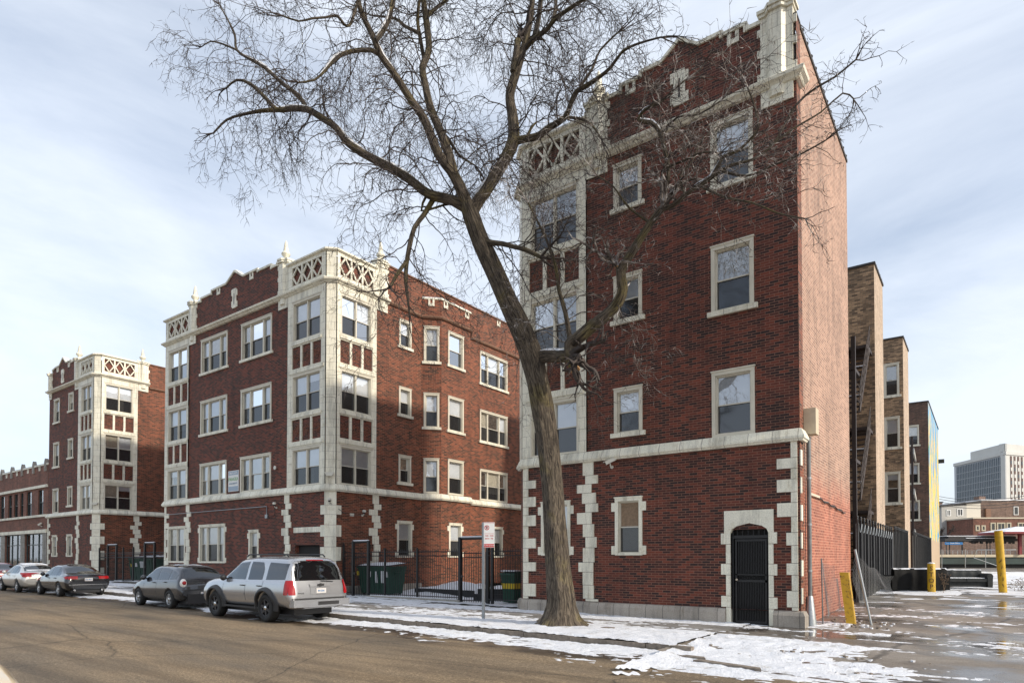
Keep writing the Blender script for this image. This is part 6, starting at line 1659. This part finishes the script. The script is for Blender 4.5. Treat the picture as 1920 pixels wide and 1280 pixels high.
# picket security fences along the lot
def slat_fence(label, x, y0, y1, z0, z1, mat, sp, loops=True):
    root = empty('slat_fence', (x, y0, z0), label, 'fence'); mb = MB(); y = y0; k = 0; r = random.Random(4)
    while y < y1:
        g = gz(max(x, .01), y); h = z1+r.uniform(-.04, .04)
        mb.box((x-.03, y, g-.05), (x+.012*(k % 2), y+sp*.86, h), mat)
        y += sp; k += 1
    mb.build('slat', root)
    mb = MB(); n = int((y1-y0)/(sp*3)); 
    for k in range(n):
        yy = y0+k*sp*3; mb.box((x+.02, yy-.03, 0), (x+.07, yy+.03, z1+.12), 'black_iron'); mb.lathe((x+.045, yy, z1+.12), [(.05, 0), (.03, .03), (.05, .08), (.02, .13)], 'black_iron', 6)
        if loops and k < n-1: mb.tube([(x+.08, yy+sp*3*t, z1-.02-.30*math.sin(math.pi*t)) for t in [i/8 for i in range(9)]], .014, 'galvanised', 4)
    mb.build('post', root)
slat_fence('black board security fence with hanging wire loops, running back from the pink side wall', .16, 7.6, 19.0, .3, 2.98, 'black_wood', .26)
slat_fence('weathered grey board fence beyond the black one, up to the second tan block', .16, 19.05, 26.4, .45, 3.08, 'old_wood', .22, False)
slat_fence('grey board fence between the second tan block and the mural block', .12, 30.0, 47.4, .45, 3.2, 'old_wood', .3, False)
# sofas
def sofa(label, loc, rz, W_, mat, H_=.80):
    root = empty('sofa', (0, 0, 0), label, 'sofa', 'sofas dumped in the lot')
    def rb(mb, a, b, mat, e=.05):
        (x0, y0, z0), (x1, y1, z1) = a, b
        prof = [(x0, z0), (x1, z0), (x1, z1-e), (x1-e*.3, z1-e*.3), (x1-e, z1), (x0+e, z1), (x0+e*.3, z1-e*.3), (x0, z1-e)]
        mb.prism(prof, y0, y1, mat, lambda u, v, w_: (u, w_, v))
    mb = MB(); rb(mb, (-W_/2+.2, -.30, .08), (W_/2-.2, .45, .30), mat); mb.build('base', root)
    mb = MB()   # back, padded
    rows = []
    for i in range(25):
        x = -W_/2+.12+(W_-.24)*i/24; row = []
        for (y, z) in ((.30, .25), (.26, .6), (.28, H_-.06), (.34, H_), (.44, H_+.01), (.50, H_-.05), (.52, .5), (.50, .06)): row.append((x, y+.012*math.sin(i*1.3), z+.012*math.sin(i*.9)))
        rows.append(row)
    mb.grid(rows, mat); mb.face(rows[0], mat); mb.face(rows[-1], mat); mb.build('backrest', root)
    for s in (-1, 1):
        mb = MB(); rows = []
        for y in (-.40, -.36, .0, .48, .52):
            e = .9 if y in (-.40, .52) else 1; rows.append([(s*(W_/2-.11)+dx*e, y, z) for dx, z in ((-.10, .06), (-.11, .45), (-.13, .56), (-.08, .63), (.0, .66), (.08, .63), (.13, .55), (.11, .4), (.10, .06))])
        mb.grid(rows, mat); mb.face(rows[0], mat); mb.face(rows[-1], mat); mb.build('armrest', root)
    for k in (-1, 1):
        mb = MB(); rb(mb, (k*(W_/4-.07)-(W_/4-.08), -.38, .30), (k*(W_/4-.07)+(W_/4-.08), .28, .44), mat); mb.build('seat_cushion', root)
    mb = MB(); rows = []
    for i in range(15):
        x = -W_/2+.1+(W_-.2)*i/14; rows.append([(x, .33, H_+.0), (x, .36, H_+.03+.02*nz(x, 1, 3, 1)), (x, .42, H_+.035+.02*nz(x, 2, 4, 1)), (x, .48, H_-.02)])
    mb.grid(rows, 'snow'); mb.box((-W_/2+.3, -.34, .441), (W_/2-.3, .2, .47), 'snow'); mb.build('snow', root)
    root.location = loc; root.rotation_euler = (0, 0, rz); return root
sofa('black leather sofa seen from behind with snow along its top, the nearer one', (1.35, 13.9, .40), math.pi+.62, 2.35, 'leather', .92)
sofa('black and grey sofa with a snowy seat facing the street, farther back than the other', (2.95, 16.6, .45), .45, 2.0, 'leather_grey', .78)
mb = MB()
for k, (dz, sc_) in enumerate(((0, 1), (.16, .95))):
    mb.box((.9, 18.6, .48+dz), (2.7*sc_, 20.2, .62+dz), 'mattress')
mb.box((.92, 18.62, .781), (2.55, 20.1, .83), 'snow'); o = mb.build('mattress'); tag(o, 'two pale dumped mattresses stacked with snow on top, behind the sofas', 'mattress')
for i, (a, b, z, lab) in enumerate((((1.0, 21.0), (2.6, 21.6), .80, 'brown board lying uppermost on the junk behind the mattresses'), ((.2, 14.8), (.62, 15.6), .62, 'brown cardboard box beside the left arm of the nearer sofa'))):
    mb = MB(); mb.box((a[0], a[1], z-.22 if i else z-.3), (b[0], b[1], z if i else z+.0), 'cardboard'); mb.box((a[0]+.03, a[1]+.03, z+.001), (b[0]-.02, b[1]-.02, z+.05), 'snow'); o = mb.build('cardboard_box' if i else 'wooden_board'); tag(o, lab, 'box' if i else 'board')
def weed(x, y, n, h, label, seed, spread=.35):
    r = random.Random(seed); mb = MB(); z = gz(x, y)
    for k in range(n):
        p = V(x, y, z); d = V(r.gauss(0, spread), r.gauss(0, spread), 1).normalized(); pts = [p]
        for j in range(6): d = (d+V(r.gauss(0, .16), r.gauss(0, .16), 0)).normalized(); p = p+d*h/6; pts.append(p)
        mb.tube(pts, [.007-.0008*i for i in range(7)], 'dry_twig', 4)
        for j in range(3, 7):
            for _ in range(3): q = pts[j]; e = V(r.gauss(0, 1), r.gauss(0, 1), r.gauss(.5, .5)).normalized(); mb.tube([q, q+e*.09], [.004, .012], 'dry_twig', 3)
    o = mb.build('dry_weed'); tag(o, label, 'weed')
weed(2.42, 13.05, 4, .75, 'dry brown weed standing in front of the nearer sofa', 1, .12); weed(5.1, 14.0, 16, .7, 'spreading leafless weed right of the tall yellow bollard', 2, .8)
for i, (x, y, s, lab) in enumerate(((-3.62, -3.35, .16, 'flat mossy stone lying on the snow right of the tree'), )):
    mb = MB(); rows = []
    for a in range(7):
        t = math.pi*a/6; rows.append([(x+.30*math.sin(t)*math.cos(p)*(1+.2*nz(a, p, 1, 3))-.02, y+.12*math.sin(t)*math.sin(p), .03+.055*math.cos(t)*(1+.3*nz(a, p, 2, 5))) for p in [2*math.pi*j/10 for j in range(10)]])
    mb.grid(rows, 'kerb_stone', True); o = mb.build('stone'); tag(o, lab, 'stone')
r = random.Random(12)
mb = MB()
for k in range(140):
    x = r.uniform(.35, 1.9); y = r.uniform(.6, 2.2) if k < 90 else r.uniform(-6, -4); s = r.uniform(.012, .05)
    if k >= 90: x = r.uniform(-1, 3)
    z = gz(x, y); c = V(x, y, z); mb.prism([(s*math.cos(a)*r.uniform(.6, 1.2), s*math.sin(a)*r.uniform(.6, 1.2)) for a in (0, 1.2, 2.3, 3.6, 5)], -.01, s*.7, 'kerb_stone' if k % 3 else 'snow', lambda u, v, w_: V(x+u, y+v, z+w_))
o = mb.build('rubble'); o['kind'] = 'stuff'; o['label'] = 'small rubble and ice lumps around the bollard and driveway'

# ================================================================== far background, right
def simple_bld(name, label, parts, cat='building', loc=(0, 0, 0), group=None):
    root = empty(name, loc, label, cat, group)
    return root
pD = 88.0
def P_at(px, py, D=pD): return at(px, py, D)
# platform: runs parallel to the picture's far edge (along the right vector)
def along(px0, px1, pyb, pyt, D, depth, mb, mat):
    a = at(px0, 1000, D); b = at(px1, 1000, D); z0 = at(px0, pyb, D).z; z1 = at(px0, pyt, D).z
    u = (b-a); u.z = 0; L_ = u.length; u.normalize(); f = V(Fv.x, Fv.y, 0).normalized()
    T = lambda s, d, z: V(a.x, a.y, 0)+u*s+f*d+V(0, 0, z)
    mb.box((0, 0, z0), (L_, depth, z1), mat, T); return T, L_, z0, z1
plat = empty('station_platform', at(1860, 1060, pD), 'raised railway platform with dark green girder and snowy canopy beyond the lot', 'platform')
mb = MB(); along(1700, 2100, 1057, 1044, pD, 5, mb, 'girder_green'); mb.build('girder', plat)
mb = MB(); along(1700, 2100, 1043.8, 1039, pD-.15, 5.3, mb, 'platform_cream'); mb.build('deck', plat)
mb = MB(); along(1700, 2100, 1066, 1057.2, pD+.8, 4, mb, 'dark_metal'); mb.build('pier_wall', plat)
mb = MB()
for px_ in range(1705, 2100, 9): along(px_, px_+.5, 1038.9, 1032, pD, .05, mb, 'galvanised')
along(1700, 2100, 1032, 1031.5, pD, .05, mb, 'galvanised'); along(1700, 2100, 1035.5, 1035.1, pD, .04, mb, 'galvanised'); mb.build('railing', plat)
mb = MB()
along(1772, 1908, 1014, 1009, pD+2, 4, mb, 'dark_metal'); T, L_, z0, z1 = along(1778, 1905, 1008.9, 1005, pD+2.2, 3.6, mb, 'dark_metal')
for px_, w_ in ((1780, 1), (1804, 1), (1850, 1.2), (1856, .8)): along(px_, px_+w_, 1038.8, 1014.2, pD+3, .1, mb, 'dark_metal')
r = random.Random(8)
for k in range(60):
    x0 = r.uniform(1774, 1903); along(x0, x0+r.uniform(1, 5), 1014+r.uniform(.5, 5), 1014-.2, pD+2.1+r.uniform(0, .5), .1, mb, 'dark_metal')
mb.build('canopy', plat)
mb = MB(); along(1775, 1840, 1004.8, 1003.6, pD+2.2, 3.6, mb, 'snow'); along(1812, 1870, 1008.8, 1007.6, pD+1.9, .2, mb, 'snow'); along(1845, 1903, 1004.6, 1003.2, pD+2.3, 3.6, mb, 'snow'); mb.build('snow', plat)
# red hipped shelter
mb = MB(); a0 = at(1884, 997, pD-2); z_e = at(1884, 996, pD-2).z; z_t = at(1884, 985, pD-2).z; u = Rv; f = V(Fv.x, Fv.y, 0).normalized()
c = [V(a0.x, a0.y, 0), V(a0.x, a0.y, 0)+u*12, V(a0.x, a0.y, 0)+u*12+f*5, V(a0.x, a0.y, 0)+f*5]
e = [p+V(0, 0, z_e) for p in c]; rg = [V(a0.x, a0.y, z_t)+u*3.5+f*2.5, V(a0.x, a0.y, z_t)+u*8.5+f*2.5]
mb.face([e[0], e[1], rg[1], rg[0]], 'snow'); mb.face([e[1], e[2], rg[1]], 'snow'); mb.face([e[2], e[3], rg[0], rg[1]], 'snow'); mb.face([e[3], e[0], rg[0]], 'snow')
for p, q in zip(e, e[1:]+e[:1]): mb.face([p, q, q-V(0, 0, .28), p-V(0, 0, .28)], 'station_red')
mb.face([p-V(0, 0, .27) for p in e], 'station_red')
along(1911, 1916, 1038.8, 997.5, pD-.5, .3, mb, 'station_red'); mb.build('shelter_roof', plat)
ss = empty('station_sign', at(1786, 1017, pD+1.8), 'blue station name sign with white lettering hanging under the platform canopy', 'sign')
mb = MB(); T, L_, z0, z1 = along(1772, 1805, 1020.5, 1015.8, pD+1.6, .1, mb, 'sign_blue'); mb.build('sign_panel', ss)
text('South Shore', .26, 'sign_white', frameM(T(L_*.55, -.012, z0+(z1-z0)*.62), u, (0, 0, 1)), ss); text('Metra', .20, 'sign_blue_grey', frameM(T(L_*.14, -.012, z0+(z1-z0)*.62), u, (0, 0, 1)), ss)
mb = MB(); along(1774, 1775, 1038.5, 1020.7, pD+1.7, .1, mb, 'dark_metal'); along(1803, 1804, 1038.5, 1020.7, pD+1.7, .1, mb, 'dark_metal'); mb.build('post', ss)
# lot edge rails and pale pipe rail
rl = empty('pipe_rail', at(1850, 1063, 60), 'bent pale pipe rail in front of the platform at the far end of the lot', 'rail'); mb = MB()
mb.tube([at(1878, 1063, 60), at(1826, 1045, 60), at(1832, 1030, 60), at(1905, 1030, 60)], .035, 'galvanised', 6)
for px_ in (1810, 1848, 1766): mb.tube([at(px_, 1064, 60), at(px_, 1029, 60)], .03, 'galvanised', 5)
mb.build('rail', rl)
# buildings behind the platform
def face_box(label, px0, px1, pyt, D, depth, mat, pyb=1062, cat='building', name='brick_building', cope=None):
    root = empty(name, at((px0+px1)/2, pyb, D), label, cat); mb = MB(); T, L_, z0, z1 = along(px0, px1, pyb, pyt, D, depth, mb, mat); mb.build('wall', root)
    if cope: c = MB(); c.box((-.1, -.12, z1+.005), (L_+.1, depth, z1+.25), cope, T); c.build('coping', root)
    return root, T, L_, (lambda px, py: ((px-px0)/(px1-px0)*L_, at(px0, py, D).z))
def bwin(root, T, Q, px0, py0, px1, py1, frame='sign_white', pane='far_window', name='window', mull=1, fw_=.12):
    s0, z1 = Q(px0, py0); s1, z0 = Q(px1, py1); w = MB()
    w.box((s0, -.08, z0), (s1, -.002, z0+fw_), frame, T); w.box((s0, -.08, z1-fw_), (s1, -.002, z1), frame, T); w.box((s0, -.08, z0+fw_), (s0+fw_, -.002, z1-fw_), frame, T); w.box((s1-fw_, -.08, z0+fw_), (s1, -.002, z1-fw_), frame, T)
    for k in range(1, mull): x = s0+(s1-s0)*k/mull; w.box((x-.05, -.075, z0+fw_), (x+.05, -.004, z1-fw_), frame, T)
    o = w.build(name, root); p = MB(); p.box((s0+fw_, -.03, z0+fw_), (s1-fw_, -.006, z1-fw_), pane, T); p.build('pane', o)
rt_, T, L_, Q = face_box('wide brown brick building behind the platform, right of the pale sided house', 1840, 2010, 938, 125, 20, 'brick_far', cope='snow')
bwin(rt_, T, Q, 1901, 949, 1910, 965); m1 = MB(); s0, z1 = Q(1847, 952); s1, z0 = Q(1856, 1000); m1.box((s0, -.4, z0), (s1, 0, z1), 'coping_tile', T); s0, z1 = Q(1844, 929); s1, z0 = Q(1856, 937); m1.box((s0, 1, z0), (s1, 2.5, z1), 'brick_far', T); m1.build('chimney', rt_)
rt2, T, L_, Q = face_box('low red brick building with cream framed windows, in front of the wide brown one', 1825, 2010, 972, 115, 9, 'brick_store', cope='cream_conduit')
for a, b, n in ((1829, 1837, 1), (1840, 1848, 1), (1857, 1867, 1), (1869, 1885, 2), (1887, 1896, 1), (1908, 1925, 2)): bwin(rt2, T, Q, a, 979 if n == 2 or a > 1850 else 984, b, 995, 'frame_cream', 'far_window', mull=n, fw_=.22)
hs_, T, L_, Q = face_box('pale grey sided house with white framed windows and a sloping roofline', 1766, 1813, 947, 122, 14, 'siding', name='sided_house')
s0, z1 = Q(1813, 943); s1, z0 = Q(1840, 1062); m1 = MB(); m1.box((s0+.01, .01, z0), (s1-.05, 14, z1), 'siding_light', T); m1.build('wall', hs_)
s0, z1 = Q(1762, 949); s1, z2 = Q(1840, 941); m1 = MB(); m1.prism([(s0, z1), (s1, z2), (s1, z2+.25), (s0, z1+.25)], -.25, 14, 'dark_metal', lambda u_, v, w_: T(u_, w_, v)); m1.build('roof', hs_)
for a, b, c, d in ((1775, 955, 1783, 967), (1795, 953, 1806, 967), (1798, 982, 1807, 998)): bwin(hs_, T, Q, a, b, c, d, 'sign_white', 'far_window', mull=2, fw_=.15)
bk, T, L_, Q = face_box('long dark brown brick building at the far left of the lot, behind the mural block', 1690, 1768, 942, 140, 18, 'brick_far', cope='dark_metal')
wl, T, L_, Q = face_box('low mottled brown wall behind the platform canopy', 1766, 2010, 1004, 105, .5, 'brick_far', name='brick_wall', cat='wall')
# distant office slab
of = empty('office_tower', at(1880, 1046, 620), 'distant pale concrete office slab with rows of vertical window strips, far right skyline', 'building')
cr = at(1884, 846, 620); lf = at(1789, 870, 700); rt3 = at(1990, 842, 650)
zt = cr.z; zb = -2
def slab(mb, a, b, z0, z1, d0, d1, mat):
    a = V(a.x, a.y, 0); b = V(b.x, b.y, 0); u_ = (b-a); L2 = u_.length; u_.normalize(); n_ = V(u_.y, -u_.x, 0)
    mb.box((0, d0, z0), (L2, d1, z1), mat, lambda s, d, z: a+u_*s+n_*d+V(0, 0, z)); return (lambda s, d, z: a+u_*s+n_*d+V(0, 0, z)), L2
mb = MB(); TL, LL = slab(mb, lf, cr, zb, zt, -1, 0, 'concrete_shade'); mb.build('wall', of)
mb = MB(); TR2, LR = slab(mb, cr, rt3, zb, zt-.1, -4, .2, 'concrete_panel'); mb.build('wall', of)
mb = MB(); n = 26
for k in range(n):
    s = 4+(LL-9)*k/n; w_ = (LL-9)/n
    mb.box((s+.2*w_, .05, 12), (s+.74*w_, .35, zt-4.5), 'tower_glass', TL)
mb.build('window_strip', of)
mb = MB(); nf = 13
for k in range(nf):
    z = 14+(zt-20)*k/nf
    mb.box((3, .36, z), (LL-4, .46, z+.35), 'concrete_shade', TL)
mb.box((0, .1, zt-3.2), (LL, 1.0, zt), 'concrete_panel', TL); mb.build('floor_band', of)
mb = MB()
for k in range(4):
    s = 7+k*5.3; mb.box((s, .25, 12), (s+2.6, .5, zt-4), 'tower_brown', TR2)
    for q in range(nf): z = 14+(zt-20)*q/nf; mb.box((s+.4, .51, z+.6), (s+2.2, .6, z+4.0), 'concrete_panel' if (q+k) % 3 else 'tower_glass', TR2)
mb.box((0, .25, zt-3), (LR, 1.0, zt), 'concrete_panel', TR2); mb.build('window_strip', of)
mb = MB(); a_ = lf+(cr-lf)*.34; slab(mb, a_, cr, zt+.3, zt+8, -2, -.5, 'concrete_panel'); slab(mb, cr, rt3, zt+.3, zt+7.9, -5, -.6, 'concrete_panel'); mb.build('penthouse', of)
# wires
for i, (ya, yb, lab) in enumerate(((917, 914, 'uppermost'), (922, 919, 'second'), (927, 925, 'third'), (932, 931, 'lowest'))):
    mb = MB(); a = at(1740, ya+8, 110); b = at(2040, yb-14, 70); pts = [a.lerp(b, t)-V(0, 0, 1.6*4*t*(1-t)) for t in [k/12 for k in range(13)]]; mb.tube(pts, .035, 'cable', 4)
    o = mb.build('overhead_wire'); tag(o, f'{lab} of the four thin overhead wires crossing the sky left of the office tower', 'wire', 'overhead wires')
# small bare tree in front of the sided house
def small_tree(px_, pyb, pyt, D, label, seed):
    r = random.Random(seed); root = empty('bare_shrub', at(px_, pyb, D), label, 'shrub'); mb = MB(); b = at(px_, pyb, D); H = at(px_, pyt, D).z-b.z
    def br(p, d, l, rad, lv):
        pts = [p]
        for _ in range(4): d = (d+V(r.gauss(0, .2), r.gauss(0, .2), r.gauss(0, .12))).normalized(); p = p+d*l/4; pts.append(p)
        mb.tube(pts, [rad*(1-.15*i) for i in range(5)], 'twig', 3)
        if lv: [br(pts[r.randint(1, 4)], (d+V(r.gauss(0, .6), r.gauss(0, .6), r.gauss(.1, .4))).normalized(), l*.6, rad*.6, lv-1) for _ in range(5)]
    br(b, V(0, 0, 1), H*.5, .12, 3); mb.build('branches', root)
small_tree(1776, 1010, 975, 110, 'bare dark shrub in front of the pale sided house', 3); small_tree(1765, 1015, 985, 100, 'bare dark shrub beside the mural block', 6)

# ================================================================== sky, sun, camera
w = bpy.data.worlds.new('World'); sc.world = w; w.use_nodes = True; nt = w.node_tree
bg = nt.nodes['Background']; sky = nt.nodes.new('ShaderNodeTexSky'); sky.sky_type = 'NISHITA'; sky.sun_disc = False
SUN_EL, SUN_AZ = R(30), R(6)          # azimuth measured from +X towards +Y
sky.sun_elevation = SUN_EL; sky.sun_rotation = math.pi/2-SUN_AZ; sky.air_density = 1.0; sky.dust_density = 2.2; sky.ozone_density = 1.2; sky.altitude = 100
tc = nt.nodes.new('ShaderNodeTexCoord'); mp = nt.nodes.new('ShaderNodeMapping'); mp.inputs['Scale'].default_value = (1.0, 1.6, 4.0); mp.inputs['Rotation'].default_value = (.1, .25, .5)
nt.links.new(tc.outputs['Generated'], mp.inputs['Vector'])
nz1 = nt.nodes.new('ShaderNodeTexNoise'); nz1.inputs['Scale'].default_value = 1.2; nz1.inputs['Detail'].default_value = 9; nz1.inputs['Roughness'].default_value = .58; nz1.inputs['Distortion'].default_value = .35
nt.links.new(mp.outputs[0], nz1.inputs['Vector'])
cf = ramp(nt, nz1.outputs['Fac'], [(.33, g3(.36)), (.64, g3(.84))])
cloud = (5.6, 6.0, 6.6)
c = mixc(nt, sky.outputs[0], cloud, cf)
nt.links.new(c, bg.inputs['Color']); bg.inputs['Strength'].default_value = .125
sd = bpy.data.lights.new('sun', 'SUN'); sd.energy = 2.5; sd.angle = R(2.5); sd.color = (1, .90, .76)
so = bpy.data.objects.new('sun', sd); COL.objects.link(so)
dv = Vector((math.cos(SUN_AZ)*math.cos(SUN_EL), math.sin(SUN_AZ)*math.cos(SUN_EL), math.sin(SUN_EL)))
so.rotation_euler = dv.to_track_quat('Z', 'Y').to_euler()
cd = bpy.data.cameras.new('camera'); cd.sensor_width = 36; cd.lens = 22.5; cd.clip_end = 5000; cd.clip_start = .05
cd.shift_y = (CY-640)/1920
co = bpy.data.objects.new('camera', cd); COL.objects.link(co); co.location = CAM; co.rotation_euler = (math.pi/2+PIT, 0, YAW); sc.camera = co
vs = sc.view_settings; vs.view_transform = 'Standard'; vs.look = 'None'; vs.gamma = 1; vs.exposure = 0.56; vs.use_curve_mapping = False
sc.cycles.use_denoising = True
sc.cycles.max_bounces = 6; sc.cycles.transparent_max_bounces = 12
